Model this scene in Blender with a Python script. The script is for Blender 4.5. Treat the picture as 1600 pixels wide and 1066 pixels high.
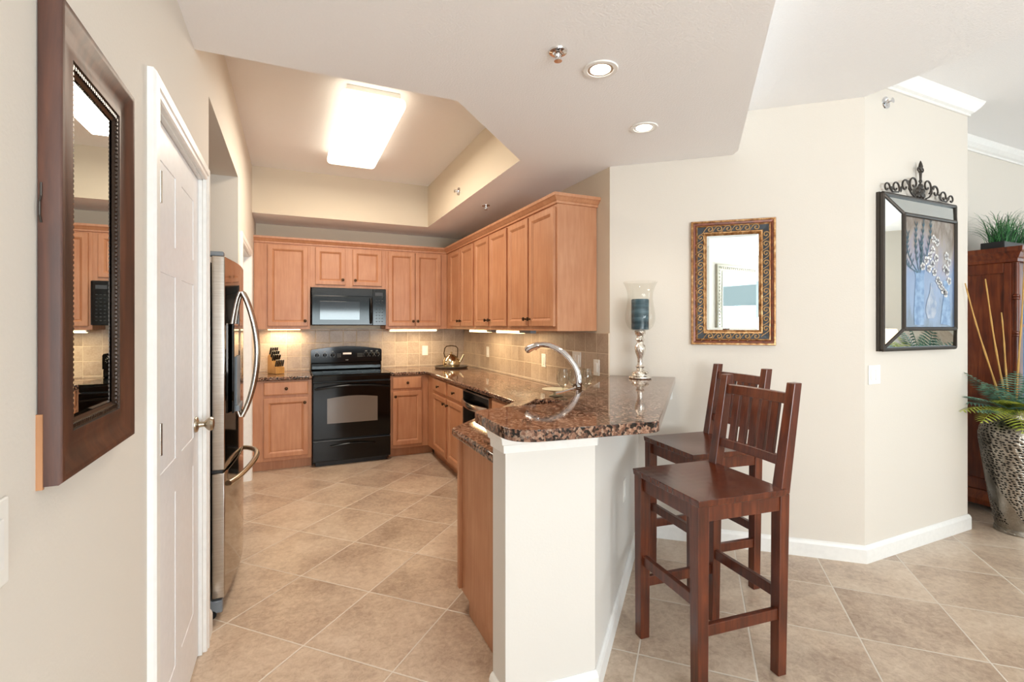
import bpy, bmesh, math, random
from math import sin, cos, pi, radians, sqrt, atan2
from mathutils import Vector, Matrix

for o in list(bpy.data.objects):
    bpy.data.objects.remove(o, do_unlink=True)
SC = bpy.context.scene
COL = SC.collection
random.seed(7)

# ------------------------------------------------------------------ camera
H = 1.41
cd = bpy.data.cameras.new('camera')
cam = bpy.data.objects.new('camera', cd)
COL.objects.link(cam)
cam.location = (0, 0, H)
cam.rotation_euler = (pi / 2, 0, -radians(24.4))
cd.sensor_width = 36
cd.lens = 758.0 / 1600 * 36
cd.shift_y = -(533 - 509) / 1600.0
cd.clip_start = 0.02
SC.camera = cam

# ------------------------------------------------------------------ view + world
SC.view_settings.view_transform = 'Standard'
SC.view_settings.look = 'None'
SC.view_settings.gamma = 1
SC.view_settings.use_curve_mapping = False
SC.view_settings.exposure = 0.27
W = bpy.data.worlds.new('world')
SC.world = W
W.use_nodes = True
W.node_tree.nodes['Background'].inputs[0].default_value = (0.90, 0.96, 1.0, 1)
W.node_tree.nodes['Background'].inputs[1].default_value = 1.0


def area(name, loc, rot, sx, sy, power, col):
    l = bpy.data.lights.new(name, 'AREA')
    l.shape = 'RECTANGLE'
    l.size = sx
    l.size_y = sy
    l.energy = power
    l.color = col
    o = bpy.data.objects.new(name, l)
    COL.objects.link(o)
    o.location = loc
    o.rotation_euler = rot
    return o


DAY = (0.90, 0.955, 1.0)
# daylight through the glass doors behind the camera and the windows on the dining side
area('window_daylight', (1.25, -4.36, 1.25), (pi / 2 + .95, 0, radians(8)), 2.9, 2.1, 290, DAY)
area('window_daylight', (7.85, -1.4, 1.4), (pi / 2 + .25, 0, pi / 2), 4.0, 2.0, 62, (.74, .9, 1.0))


# ------------------------------------------------------------------ materials
def lin(c):
    if isinstance(c, str):
        c = [int(c[i:i + 2], 16) / 255 for i in (0, 2, 4)]
    return tuple((x / 12.92 if x <= 0.04045 else ((x + 0.055) / 1.055) ** 2.4) for x in c) + (1,)


class NT:
    def __init__(s, name):
        s.m = bpy.data.materials.new(name)
        s.m.use_nodes = True
        s.t = s.m.node_tree
        s.b = s.t.nodes['Principled BSDF']
        s.out = s.t.nodes['Material Output']

    def n(s, typ, **kw):
        nd = s.t.nodes.new(typ)
        for k, v in kw.items():
            setattr(nd, k, v)
        return nd

    def l(s, a, b):
        s.t.links.new(a, b)

    def coord(s, scale=(1, 1, 1), rot=(0, 0, 0), world=True, loc=(0, 0, 0)):
        tc = s.n('ShaderNodeTexCoord')
        mp = s.n('ShaderNodeMapping')
        mp.inputs['Scale'].default_value = scale
        mp.inputs['Rotation'].default_value = rot
        mp.inputs['Location'].default_value = loc
        if world:
            g = s.n('ShaderNodeNewGeometry')
            s.l(g.outputs['Position'], mp.inputs[0])
        else:
            s.l(tc.outputs['Object'], mp.inputs[0])
        return mp.outputs[0]

    def noise(s, vec, scale, detail=3, rough=.5, dist=0):
        x = s.n('ShaderNodeTexNoise')
        x.inputs['Scale'].default_value = scale
        x.inputs['Detail'].default_value = detail
        x.inputs['Roughness'].default_value = rough
        x.inputs['Distortion'].default_value = dist
        s.l(vec, x.inputs['Vector'])
        return x.outputs['Fac']

    def ramp(s, fac, stops, const=False):
        r = s.n('ShaderNodeValToRGB')
        if const:
            r.color_ramp.interpolation = 'CONSTANT'
        el = r.color_ramp.elements
        while len(el) > 1:
            el.remove(el[-1])
        el[0].position = stops[0][0]
        el[0].color = lin(stops[0][1])
        for p, c in stops[1:]:
            e = el.new(p)
            e.color = lin(c)
        s.l(fac, r.inputs[0])
        return r.outputs[0]

    def math(s, op, a, b=None, c=None):
        x = s.n('ShaderNodeMath', operation=op)
        for i, v in enumerate((a, b, c)):
            if v is None:
                continue
            if isinstance(v, (int, float)):
                x.inputs[i].default_value = v
            else:
                s.l(v, x.inputs[i])
        return x.outputs[0]

    def mix(s, fac, a, b, mode='MIX'):
        x = s.n('ShaderNodeMix', data_type='RGBA', blend_type=mode)
        for i, v in ((0, fac), (6, a), (7, b)):
            if isinstance(v, (int, float)):
                x.inputs[i].default_value = v
            elif isinstance(v, (str, tuple)):
                x.inputs[i].default_value = lin(v)
            else:
                s.l(v, x.inputs[i])
        return x.outputs[2]

    def bump(s, h, strength=.2, dist=.01):
        b = s.n('ShaderNodeBump')
        b.inputs['Strength'].default_value = strength
        b.inputs['Distance'].default_value = dist
        s.l(h, b.inputs['Height'])
        s.l(b.outputs[0], s.b.inputs['Normal'])

    def set(s, **kw):
        for k, v in kw.items():
            k = k.replace('_', ' ')
            if isinstance(v, (int, float)):
                s.b.inputs[k].default_value = v
            elif isinstance(v, (str, tuple)):
                s.b.inputs[k].default_value = lin(v)
            else:
                s.l(v, s.b.inputs[k])
        return s.m


M = {}


def plain(name, col, rough=.5, metal=0, **kw):
    t = NT(name)
    # a faint procedural mottling keeps even plain finishes from looking flat
    f = t.noise(t.coord(), 35, 2)
    c = lin(col)[:3]
    r = t.n('ShaderNodeValToRGB')
    r.color_ramp.elements[0].color = tuple(v * .94 for v in c) + (1,)
    r.color_ramp.elements[1].color = tuple(min(1, v * 1.06) for v in c) + (1,)
    t.l(f, r.inputs[0])
    t.set(Base_Color=r.outputs[0], Roughness=rough, Metallic=metal, **kw)
    M[name] = t.m
    return t.m


def paint(name, col, rough=.75, s=.12):
    t = NT(name)
    v = t.coord()
    f = t.noise(v, 120, 2, .5)
    t.bump(f, s, .004)
    t.set(Base_Color=col, Roughness=rough)
    M[name] = t.m


paint('wall_paint', 'dfd7cc')
paint('kitchen_paint', 'ddd0bb')
paint('ceiling_paint', 'faf9f9', .85, .45)
paint('pillar_paint', 'dcd7d0', .6, .08)
plain('trim_white', 'f0eeea', .35)
plain('door_white', 'ececee', .4)
plain('plastic_white', 'f0ede6', .35)
plain('black_gloss', '060606', .09, 0, Specular_IOR_Level=.32)
plain('black_matte', '0c0c0c', .4)
plain('black_glass', '030303', .03, 0, Specular_IOR_Level=.4)
plain('dark_grey', '33363a', .45)
plain('grey_plastic', '7c8288', .4)
plain('chrome', 'e6e6e8', .06, 1)
plain('satin_nickel', 'b5aa98', .28, 1)
plain('knob_bronze', '43301f', .3, .9)
plain('label_grey', 'b9b9b4', .5)
plain('iron', '4a443f', .45, .7)
plain('gold_steel', 'd8c9a8', .1, 1)
plain('pewter', '8f8b85', .3, .9)
plain('cream_china', 'e8dfbf', .25)
plain('grout', 'cdb79a', .8)
plain('soil', '2a1f16', .9)
plain('planter_black', '1d1e21', .35)
plain('bamboo', 'c79a52', .5)
plain('glass_blue', '3e6d96', .1)

# brushed steel
t = NT('stainless')
f = t.noise(t.coord((1, 1, 60)), 12, 3)
t.set(Base_Color=t.ramp(f, [(.3, 'b5b0aa'), (.7, 'cdc8c1')]), Metallic=1.0, Roughness=.2)
M['stainless'] = t.m
t = NT('stainless_dark')
f = t.noise(t.coord((60, 60, 1)), 12, 3)
t.set(Base_Color=t.ramp(f, [(.3, '9a9086'), (.7, 'b0a69c')]), Metallic=1.0, Roughness=.07)
M['stainless_dark'] = t.m

# candle wax: teal blue in bands
t = NT('candle_wax')
v = t.coord(world=False)
w = t.n('ShaderNodeTexNoise')
w.inputs['Scale'].default_value = 14
t.l(t.coord((.3, .3, 2.2), world=False), w.inputs['Vector'])
t.set(Base_Color=t.ramp(w.outputs['Fac'], [(.35, '1f3742'), (.5, '2c4652'), (.66, '4a6672')]), Roughness=.25)
M['candle_wax'] = t.m

# mercury glass
t = NT('mercury_glass')
f = t.noise(t.coord(world=False), 45, 4, .6, 1.5)
t.set(Base_Color=t.ramp(f, [(.32, '6b6357'), (.42, 'c8bfae'), (.52, 'f2efe9')]), Metallic=.9, Roughness=.16)
t.bump(f, .5, .004)
M['mercury_glass'] = t.m


# honey maple for the cabinets
def wood(name, a, b, c, rough=.3, horiz=False, world=True, sc=1.0, coat=.0):
    t = NT(name)
    s = (1.2, 1.2, 14) if horiz else (14, 14, 1.2)
    v = t.coord(tuple(x * sc for x in s), world=world)
    f = t.noise(v, 3.0, 5, .6, .4)
    g = t.noise(t.coord((1, 1, 1), world=world), 5, 2)
    h = t.math('ADD', t.math('MULTIPLY', f, .65), t.math('MULTIPLY', g, .35))
    t.set(Base_Color=t.ramp(h, [(.35, a), (.5, b), (.65, c)]), Roughness=rough, Coat_Weight=coat, Coat_Roughness=.15)
    t.bump(f, .04, .002)
    M[name] = t.m


wood('maple', 'b67c59', 'bf8763', 'c8926e', .4)
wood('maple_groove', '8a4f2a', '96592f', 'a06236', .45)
wood('stool_wood', '3b190d', '572511', '70361c', .3, world=False, coat=.25)
wood('stool_seat', '3c190e', '572410', '6c321a', .24, world=False, coat=.3)
wood('armoire_wood', '42190a', '672b11', '80401e', .3, world=False)
wood('knife_wood', 'b47d41', 'c8934f', 'd6a465', .4)
wood('mirror_wood', '351c12', '4c2a1b', '613723', .5, world=False)
wood('raw_wood', '9c6a45', 'ad7a52', 'bb8860', .6)

# antique gold frame
t = NT('antique_gold')
f = t.noise(t.coord(world=False), 38, 4, .6)
t.set(Base_Color=t.ramp(f, [(.3, '6b3f1e'), (.5, 'a87848'), (.66, 'd0a878')]), Metallic=.55, Roughness=.32)
M['antique_gold'] = t.m
t = NT('frame_brown')
f = t.noise(t.coord(world=False), 30, 3)
t.set(Base_Color=t.ramp(f, [(.35, '4f210d'), (.65, '7a3b1c')]), Metallic=.2, Roughness=.3)
M['frame_brown'] = t.m
plain('frame_black', '23262b', .4, .2)
plain('scroll_gold', 'c09a6c', .3, .6)
plain('silver_leaf', 'b9b3a4', .3, .8)
plain('bead_dark', '33241a', .3, .5)

# mirror silver
t = NT('mirror')
t.set(Base_Color='dfe6e6', Metallic=1.0, Roughness=.004)
M['mirror'] = t.m

# granite
t = NT('granite')
v = t.coord()
wv = t.n('ShaderNodeVectorMath', operation='MULTIPLY_ADD')
nz = t.n('ShaderNodeTexNoise')
nz.inputs['Scale'].default_value = 60
t.l(v, nz.inputs['Vector'])
t.l(nz.outputs['Color'], wv.inputs[0])
wv.inputs[1].default_value = (.012, .012, .012)
t.l(v, wv.inputs[2])
vo = t.n('ShaderNodeTexVoronoi')
vo.inputs['Scale'].default_value = 105
t.l(wv.outputs[0], vo.inputs['Vector'])
sp = t.n('ShaderNodeSeparateColor')
t.l(vo.outputs['Color'], sp.inputs[0])
big = t.noise(v, 11, 3, .6)
fine = t.noise(v, 120, 4, .75)
h = t.math('ADD', t.math('MULTIPLY', sp.outputs[0], .5), t.math('MULTIPLY', fine, .5))
h = t.math('ADD', h, t.math('MULTIPLY', t.math('SUBTRACT', big, .5), .4))
c = t.ramp(h, [(.22, '0c0a0a'), (.36, '1d1613'), (.43, '4a332b'), (.52, '72503f'), (.62, '8c6754'), (.72, 'a68974'), (.80, '4a4240'), (.92, '232020')])
t.set(Base_Color=c, Roughness=.05, Specular_IOR_Level=.5)
M['granite'] = t.m


# tiles: square cells in a plane given by two direction vectors
def tile_mat(name, U, V, p, o, grout_w, stops, groutc, rough, nscale, bstr=.5, var=.25, warp=0):
    t = NT(name)
    g = t.n('ShaderNodeNewGeometry')

    def dot(vec, off):
        d = t.n('ShaderNodeVectorMath', operation='DOT_PRODUCT')
        t.l(g.outputs['Position'], d.inputs[0])
        d.inputs[1].default_value = vec
        return t.math('DIVIDE', t.math('SUBTRACT', d.outputs['Value'], off), 1.0)
    u = t.math('DIVIDE', dot(U, o[0]), p[0])
    v = t.math('DIVIDE', dot(V, o[1]), p[1])
    fu, fv = t.math('FRACT', u), t.math('FRACT', v)

    def edge(f, pp):
        return t.math('MULTIPLY', t.math('MINIMUM', f, t.math('SUBTRACT', 1.0, f)), pp)
    e = t.math('MINIMUM', edge(fu, p[0]), edge(fv, p[1]))
    mask = t.math('GREATER_THAN', e, grout_w / 2)
    soft = t.n('ShaderNodeMapRange')
    soft.inputs['From Min'].default_value = grout_w / 2
    soft.inputs['From Max'].default_value = grout_w / 2 + .003
    t.l(e, soft.inputs['Value'])
    cm = t.n('ShaderNodeCombineXYZ')
    t.l(t.math('FLOOR', u), cm.inputs[0])
    t.l(t.math('FLOOR', v), cm.inputs[1])
    wn = t.n('ShaderNodeTexWhiteNoise')
    t.l(cm.outputs[0], wn.inputs['Vector'])
    # noise shifted per tile so that each has its own clouding
    ad = t.n('ShaderNodeVectorMath', operation='MULTIPLY_ADD')
    t.l(wn.outputs['Color'], ad.inputs[0])
    ad.inputs[1].default_value = (7, 7, 7)
    t.l(g.outputs['Position'], ad.inputs[2])
    n1 = t.noise(ad.outputs[0], nscale, 6, .65, .3)
    n2 = t.noise(ad.outputs[0], nscale * 14, 4, .75, .5)
    hh = t.math('ADD', t.math('MULTIPLY', n1, .55), t.math('MULTIPLY', n2, .45))
    hh = t.math('ADD', hh, t.math('MULTIPLY', t.math('SUBTRACT', wn.outputs['Value'], .5), var))
    c = t.ramp(hh, stops)
    t.set(Base_Color=t.mix(mask, groutc, c), Roughness=t.math('SUBTRACT', .85, t.math('MULTIPLY', mask, .85 - rough)))
    t.bump(t.math('ADD', soft.outputs[0], t.math('MULTIPLY', n2, .12)), bstr, .003)
    M[name] = t.m


q = 1 / sqrt(2)
gx, gy = 0.046, 2.979
tile_mat('floor_tile', (q, q, 0), (-q, q, 0), (.462, .462), (gx * q + gy * q, -gx * q + gy * q), .006,
         [(.30, '957c67'), (.42, 'b19a86'), (.50, 'c3ad97'), (.58, 'cfbba6'), (.72, 'ddcdbb')], 'd9cfc2', .32, 2.4, .35, .1)
ST = [(.3, '9c8571'), (.45, 'b09a86'), (.55, 'bea995'), (.7, 'cdb9a4')]
tile_mat('wall_tile_back', (1, 0, 0), (0, 0, 1), (.1467, .1405), (.092, 1.357), .004, ST, 'dccab2', .35, 5, .4, .13)
tile_mat('wall_tile_right', (0, 1, 0), (0, 0, 1), (.1467, .1405), (2.752, 1.357), .004, ST, 'dccab2', .35, 5, .4, .13)
tile_mat('wall_tile_bar', (q, q, 0), (0, 0, 1), (.1467, .1405), (0, 1.357), .004, ST, 'dccab2', .35, 5, .4, .13)


# thin glass
def thin_glass(name, tint='ffffff', lo=.06, hi=.5):
    t = NT(name)
    t.t.nodes.remove(t.b)
    tr = t.n('ShaderNodeBsdfTransparent')
    tr.inputs[0].default_value = lin(tint)
    gl = t.n('ShaderNodeBsdfGlossy')
    gl.inputs['Roughness'].default_value = .02
    lw = t.n('ShaderNodeLayerWeight')
    lw.inputs[0].default_value = .35
    mr = t.n('ShaderNodeMapRange')
    mr.inputs['To Min'].default_value = lo
    mr.inputs['To Max'].default_value = hi
    t.l(lw.outputs['Facing'], mr.inputs['Value'])
    mx = t.n('ShaderNodeMixShader')
    t.l(mr.outputs[0], mx.inputs[0])
    t.l(tr.outputs[0], mx.inputs[1])
    t.l(gl.outputs[0], mx.inputs[2])
    t.l(mx.outputs[0], t.out.inputs[0])
    M[name] = t.m


thin_glass('clear_glass', 'fafaf8', .015, .22)
thin_glass('stem_glass', 'f2f4f0', .05, .6)
thin_glass('window_glass', 'f4fafa', .04, .3)


def emit(name, col, s):
    t = NT(name)
    f = t.noise(t.coord(), 8, 1)
    t.set(Base_Color='ffffff', Emission_Color=t.ramp(f, [(0, col), (1, col)]), Emission_Strength=s)
    M[name] = t.m


emit('tube_diffuser', 'fff0d8', 2.0)
emit('under_light', 'ffdf9e', 7.0)
emit('lamp_glow', 'fff3dc', 8.0)
emit('shade_glow', 'ffc98a', 1.6)
emit('clock_amber', 'c98a4a', .35)

# pierced metal of the floor vase
t = NT('pierced_metal')
tc = t.n('ShaderNodeTexCoord')
sx = t.n('ShaderNodeSeparateXYZ')
t.l(tc.outputs['Object'], sx.inputs[0])
ang = t.math('ARCTAN2', sx.outputs[1], sx.outputs[0])
cb_ = t.n('ShaderNodeCombineXYZ')
t.l(t.math('ADD', t.math('MULTIPLY', ang, .165), t.math('MULTIPLY', sx.outputs[2], .35)), cb_.inputs[0])
t.l(t.math('MULTIPLY', sx.outputs[2], 1.55), cb_.inputs[1])
wv = t.n('ShaderNodeTexVoronoi', voronoi_dimensions='2D')
wv.inputs['Scale'].default_value = 40
wv.inputs['Randomness'].default_value = .6
t.l(cb_.outputs[0], wv.inputs['Vector'])
band = t.math('SINE', t.math('ADD', t.math('MULTIPLY', sx.outputs[2], 9.0), t.math('MULTIPLY', ang, 2.0)))
inband = t.math('LESS_THAN', band, .74)
zmid = t.math('MULTIPLY', t.math('GREATER_THAN', sx.outputs[2], .07), t.math('LESS_THAN', sx.outputs[2], .75))
hole = t.math('MULTIPLY', t.math('MULTIPLY', t.math('LESS_THAN', wv.outputs['Distance'], .31), inband), zmid)
f = t.noise(t.coord(world=False), 12, 3)
t.set(Base_Color=t.ramp(f, [(.3, '827b72'), (.7, 'aaa399')]), Metallic=1.0, Roughness=.3)
fine = t.n('ShaderNodeTexVoronoi')
fine.inputs['Scale'].default_value = 110
t.l(t.coord(world=False), fine.inputs['Vector'])
t.bump(t.math('ADD', t.math('MULTIPLY', wv.outputs['Distance'], inband), t.math('MULTIPLY', fine.outputs['Distance'], .3)), .6, .006)
tr = t.n('ShaderNodeBsdfTransparent')
mx = t.n('ShaderNodeMixShader')
t.l(hole, mx.inputs[0])
t.l(t.b.outputs[0], mx.inputs[1])
t.l(tr.outputs[0], mx.inputs[2])
t.l(mx.outputs[0], t.out.inputs[0])
M['pierced_metal'] = t.m


def leaf(name, a, b):
    t = NT(name)
    f = t.noise(t.coord(), 22, 3)
    t.set(Base_Color=t.ramp(f, [(.35, a), (.65, b)]), Roughness=.5)
    M[name] = t.m


leaf('leaf_teal', '39685a', '82ad98')
leaf('leaf_lime', '7f8f20', 'c6cb58')
leaf('leaf_grass', '2c6a3a', '5aa05c')
leaf('leaf_dark', '23402c', '3c5c40')

# painted canvas: soft browns above, blues below
t = NT('canvas')
v = t.coord(world=False)
sx = t.n('ShaderNodeSeparateXYZ')
t.l(v, sx.inputs[0])
f = t.noise(t.coord((6, 1, 2), world=False), 1.6, 5, .65, .6)
h = t.math('ADD', t.math('MULTIPLY', sx.outputs[2], 1.3), t.math('MULTIPLY', t.math('SUBTRACT', f, .5), 1.1))
t.set(Base_Color=t.ramp(h, [(.0, '4c5a6c'), (.2, '65799a'), (.4, '7181a0'), (.55, '8a8494'), (.72, '968a80'), (.85, '77685b'), (1, 'a39a90')]), Roughness=.35)
M['canvas'] = t.m
leaf('paint_white', 'b9b8bb', 'e9e6e2')
leaf('paint_teal', '24414d', '3e5f6e')
leaf('paint_blue', '5c7ba3', '8aa5c4')
leaf('paint_pink', '8d7f8c', 'b3a4ab')
leaf('paint_pale', '7e8ea8', 'a9afbb')


# ------------------------------------------------------------------ mesh builder
class MB:
    def __init__(s):
        s.v = []
        s.f = []
        s.mi = []
        s.cur = 0

    def mat(s, i):
        s.cur = i
        return s

    def add(s, vs, fs):
        o = len(s.v)
        s.v += [tuple(x) for x in vs]
        for f in fs:
            s.f.append(tuple(o + i for i in f))
            s.mi.append(s.cur)
        return s

    def box(s, x0, x1, y0, y1, z0, z1, M4=None):
        vs = [(x, y, z) for x in (x0, x1) for y in (y0, y1) for z in (z0, z1)]
        if M4 is not None:
            vs = [M4 @ Vector(p) for p in vs]
        return s.add(vs, [(0, 1, 3, 2), (4, 6, 7, 5), (0, 4, 5, 1), (2, 3, 7, 6), (0, 2, 6, 4), (1, 5, 7, 3)])

    def prism(s, poly, z0, z1):
        n = len(poly)
        vs = [(x, y, z0) for x, y in poly] + [(x, y, z1) for x, y in poly]
        fs = [tuple(range(n - 1, -1, -1)), tuple(range(n, 2 * n))]
        fs += [(i, (i + 1) % n, n + (i + 1) % n, n + i) for i in range(n)]
        return s.add(vs, fs)

    def prism_y(s, poly, y0, y1):
        """polygon in x,z extruded along y"""
        n = len(poly)
        vs = [(x, y0, z) for x, z in poly] + [(x, y1, z) for x, z in poly]
        fs = [tuple(range(n)), tuple(range(2 * n - 1, n - 1, -1))]
        fs += [(i, n + i, n + (i + 1) % n, (i + 1) % n) for i in range(n)]
        return s.add(vs, fs)

    def lathe(s, prof, seg=32, c=(0, 0), capb=True, capt=True, M4=None):
        vs, fs = [], []
        for r, z in prof:
            for k in range(seg):
                a = 2 * pi * k / seg
                vs.append((c[0] + r * cos(a), c[1] + r * sin(a), z))
        for i in range(len(prof) - 1):
            for k in range(seg):
                k2 = (k + 1) % seg
                fs.append((i * seg + k, i * seg + k2, (i + 1) * seg + k2, (i + 1) * seg + k))
        if capb:
            fs.append(tuple(range(seg - 1, -1, -1)))
        if capt:
            fs.append(tuple((len(prof) - 1) * seg + k for k in range(seg)))
        if M4 is not None:
            vs = [M4 @ Vector(p) for p in vs]
        return s.add(vs, fs)

    def tube(s, pts, r, seg=12, caps=True, flat=None):
        pts = [Vector(p) for p in pts]
        n = len(pts)
        rs = r if isinstance(r, (list, tuple)) else [r] * n
        vs, fs = [], []
        up = None
        for i, p in enumerate(pts):
            d = (pts[min(i + 1, n - 1)] - pts[max(i - 1, 0)]).normalized()
            if up is None:
                up = Vector((0, 0, 1)) if abs(d.z) < .9 else Vector((1, 0, 0))
            a = d.cross(up)
            if a.length < 1e-5:
                a = d.cross(Vector((0, 1, 0)))
            a.normalize()
            b = a.cross(d).normalized()
            up = b
            fl = flat or 1
            for k in range(seg):
                t_ = 2 * pi * k / seg
                vs.append(p + a * rs[i] * cos(t_) + b * rs[i] * fl * sin(t_))
        for i in range(n - 1):
            for k in range(seg):
                k2 = (k + 1) % seg
                fs.append((i * seg + k, (i + 1) * seg + k, (i + 1) * seg + k2, i * seg + k2))
        if caps:
            fs.append(tuple(range(seg)))
            fs.append(tuple((n - 1) * seg + k for k in range(seg - 1, -1, -1)))
        return s.add(vs, fs)

    def rings(s, x0, x1, z0, z1, prof, fill=True, mats=None, arch=None):
        """nested rectangular loops seen from -y; prof = [(inset, y)...]"""
        vs, fs = [], []
        for ins, y in prof:
            vs += [(x0 + ins, y, z0 + ins), (x1 - ins, y, z0 + ins), (x1 - ins, y, z1 - ins), (x0 + ins, y, z1 - ins)]
        o = len(s.v)
        s.v += vs
        for i in range(len(prof) - 1):
            for k in range(4):
                k2 = (k + 1) % 4
                s.f.append((o + i * 4 + k, o + i * 4 + k2, o + (i + 1) * 4 + k2, o + (i + 1) * 4 + k))
                s.mi.append(mats[i] if mats else s.cur)
        if fill:
            j = (len(prof) - 1) * 4
            s.f.append((o + j, o + j + 1, o + j + 2, o + j + 3))
            s.mi.append(mats[-1] if mats and len(mats) >= len(prof) else s.cur)
        return s

    def back(s, x0, x1, z0, z1, y):
        return s.add([(x0, y, z0), (x0, y, z1), (x1, y, z1), (x1, y, z0)], [(0, 1, 2, 3)])

    def sweep(s, path, prof, closed=False):
        """profile (offset to the right of travel, z) along an xy path, mitred"""
        n = len(path)
        P = [Vector(p) for p in path]
        m = len(prof)
        vs, fs = [], []
        for i in range(n):
            dirs = []
            if i > 0 or closed:
                dirs.append((P[i] - P[i - 1]).normalized())
            if i < n - 1 or closed:
                dirs.append((P[(i + 1) % n] - P[i]).normalized())
            ns = [Vector((d.y, -d.x)) for d in dirs]
            if len(ns) == 2:
                b = (ns[0] + ns[1])
                b = b / b.length
                b = b / max(.2, b.dot(ns[0]))
            else:
                b = ns[0]
            for off, z in prof:
                vs.append((P[i].x + b.x * off, P[i].y + b.y * off, z))
        for i in range(n if closed else n - 1):
            j = (i + 1) % n
            for k in range(m):
                k2 = (k + 1) % m
                fs.append((i * m + k, i * m + k2, j * m + k2, j * m + k))
        if not closed:
            fs.append(tuple(range(m - 1, -1, -1)))
            fs.append(tuple((n - 1) * m + k for k in range(m)))
        return s.add(vs, fs)

    def build(s, name, mats, parent=None, bevel=0, smooth=False, seg=2, loc=None, rz=0, mesh_only=False):
        me = bpy.data.meshes.new(name)
        me.from_pydata(s.v, [], s.f)
        if not isinstance(mats, (list, tuple)):
            mats = [mats]
        for m in mats:
            me.materials.append(M[m])
        for p, i in zip(me.polygons, s.mi):
            p.material_index = i
        bm = bmesh.new()
        bm.from_mesh(me)
        bmesh.ops.recalc_face_normals(bm, faces=bm.faces)
        bm.to_mesh(me)
        bm.free()
        if smooth:
            for p in me.polygons:
                p.use_smooth = True
            me.set_sharp_from_angle(angle=radians(40))
        o = bpy.data.objects.new(name, me)
        COL.objects.link(o)
        if parent:
            o.parent = parent
        if loc:
            o.location = loc
        if rz:
            o.rotation_euler.z = rz
        if bevel:
            b = o.modifiers.new('bevel', 'BEVEL')
            b.width = bevel
            b.segments = seg
            b.limit_method = 'ANGLE'
            b.angle_limit = radians(35)
            b.harden_normals = False
        return o


def tag(o, label=None, cat=None, group=None, kind=None):
    if label: o['label'] = label
    if cat: o['category'] = cat
    if group: o['group'] = group
    if kind: o['kind'] = kind
    return o


def thing(name, label, cat, loc=(0, 0, 0), rz=0, group=None):
    o = bpy.data.objects.new(name, None)
    o.empty_display_size = .1
    COL.objects.link(o)
    o.location = loc
    o.rotation_euler.z = rz
    return tag(o, label, cat, group, 'thing' if label and cat else None)


def struct(o, label=None):
    return tag(o, label, None, None, 'structure')


def copy_tree(o, parent=None):
    c = o.copy()
    COL.objects.link(c)
    if parent:
        c.parent = parent
    for ch in [x for x in bpy.data.objects if x.parent == o]:
        copy_tree(ch, c)
    return c


def arc(c, r, a0, a1, n):
    return [(c[0] + r * cos(radians(a0 + (a1 - a0) * i / n)), c[1] + r * sin(radians(a0 + (a1 - a0) * i / n))) for i in range(n + 1)]


def round_poly(pts, rads, n=6):
    out = []
    N = len(pts)
    for i, (p, r) in enumerate(zip(pts, rads)):
        p = Vector(p)
        if r <= 0:
            out.append(tuple(p))
            continue
        a = (Vector(pts[i - 1]) - p).normalized()
        b = (Vector(pts[(i + 1) % N]) - p).normalized()
        p0, p1 = p + a * r, p + b * r
        for k in range(n + 1):
            u = k / n
            q_ = (1 - u) ** 2 * p0 + 2 * u * (1 - u) * p + u * u * p1
            out.append(tuple(q_))
    return out


# ------------------------------------------------------------------ layout numbers
LX = -.35           # left wall
BY = 5.84           # back wall
RX = 1.985          # kitchen right wall
DA = (1.985, 2.752)  # diagonal wall, kitchen end
DB = (3.10, 1.76)   # diagonal wall, dining end
DANG = atan2(DB[1] - DA[1], DB[0] - DA[0])
YW = 1.76           # picture wall
FW = 2.10           # far wall behind the cabinet
TOP = 2.95
LOW = 2.50

# ------------------------------------------------------------------ the shell
mb = MB()
mb.box(-1.4, 8.2, -4.6, 6.0, -.1, 0)
struct(mb.build('floor', 'floor_tile'), 'beige square stone-look floor tiles laid on the diagonal')

mb = MB()
x0 = LX - .12
mb.box(x0, LX, -4.6, 1.64, 0, TOP)
mb.box(x0, LX, 1.64, 2.45, 2.045, TOP)
mb.box(x0, LX, 2.45, 2.617, 0, TOP)
mb.box(x0, LX, 2.617, 3.96, 2.47, TOP)
mb.box(x0, LX, 3.96, 4.14, 0, TOP)
mb.box(x0, LX, 4.14, 5.0, 2.045, TOP)
mb.box(x0, LX, 5.0, BY + .12, 0, TOP)
# alcove lining around the refrigerator
mb.box(-1.25, x0, 2.55, 2.617, 0, 2.53)
mb.box(-1.25, x0, 3.96, 4.02, 0, 2.53)
mb.box(-1.31, -1.25, 2.55, 4.02, 0, 2.53)
mb.box(-1.25, x0, 2.617, 3.96, 2.47, 2.53)
struct(mb.build('wall_left', 'wall_paint'), 'cream wall on the left with closet door and refrigerator alcove')

mb = MB()
mb.box(LX, RX + .12, BY, BY + .12, 0, TOP)
struct(mb.build('wall_back', 'kitchen_paint'), 'kitchen end wall behind the range')
mb = MB()
mb.prism([(RX, BY), (RX, DA[1]), (RX + .12, DA[1] + .05), (RX + .12, BY)], 0, TOP)
struct(mb.build('wall_right', 'kitchen_paint'), 'kitchen wall behind the long run of wall cabinets')
mb = MB()
mb.prism([DA, DB, (3.14, 1.90), (RX + .12, DA[1] + .05)], 0, TOP)
struct(mb.build('wall_diagonal', 'wall_paint'), 'cream wall set at an angle behind the bar stools')
mb = MB()
mb.prism([DB, (4.27, YW), (4.27, FW), (3.14, 1.90)], 0, TOP)
struct(mb.build('wall_dining', 'wall_paint'), 'cream wall end with the framed flower picture')
mb = MB()
mb.box(4.15, 8.2, FW, FW + .12, 0, TOP)
struct(mb.build('wall_far', 'wall_paint'), 'pale wall behind the tall dark cabinet')


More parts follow.
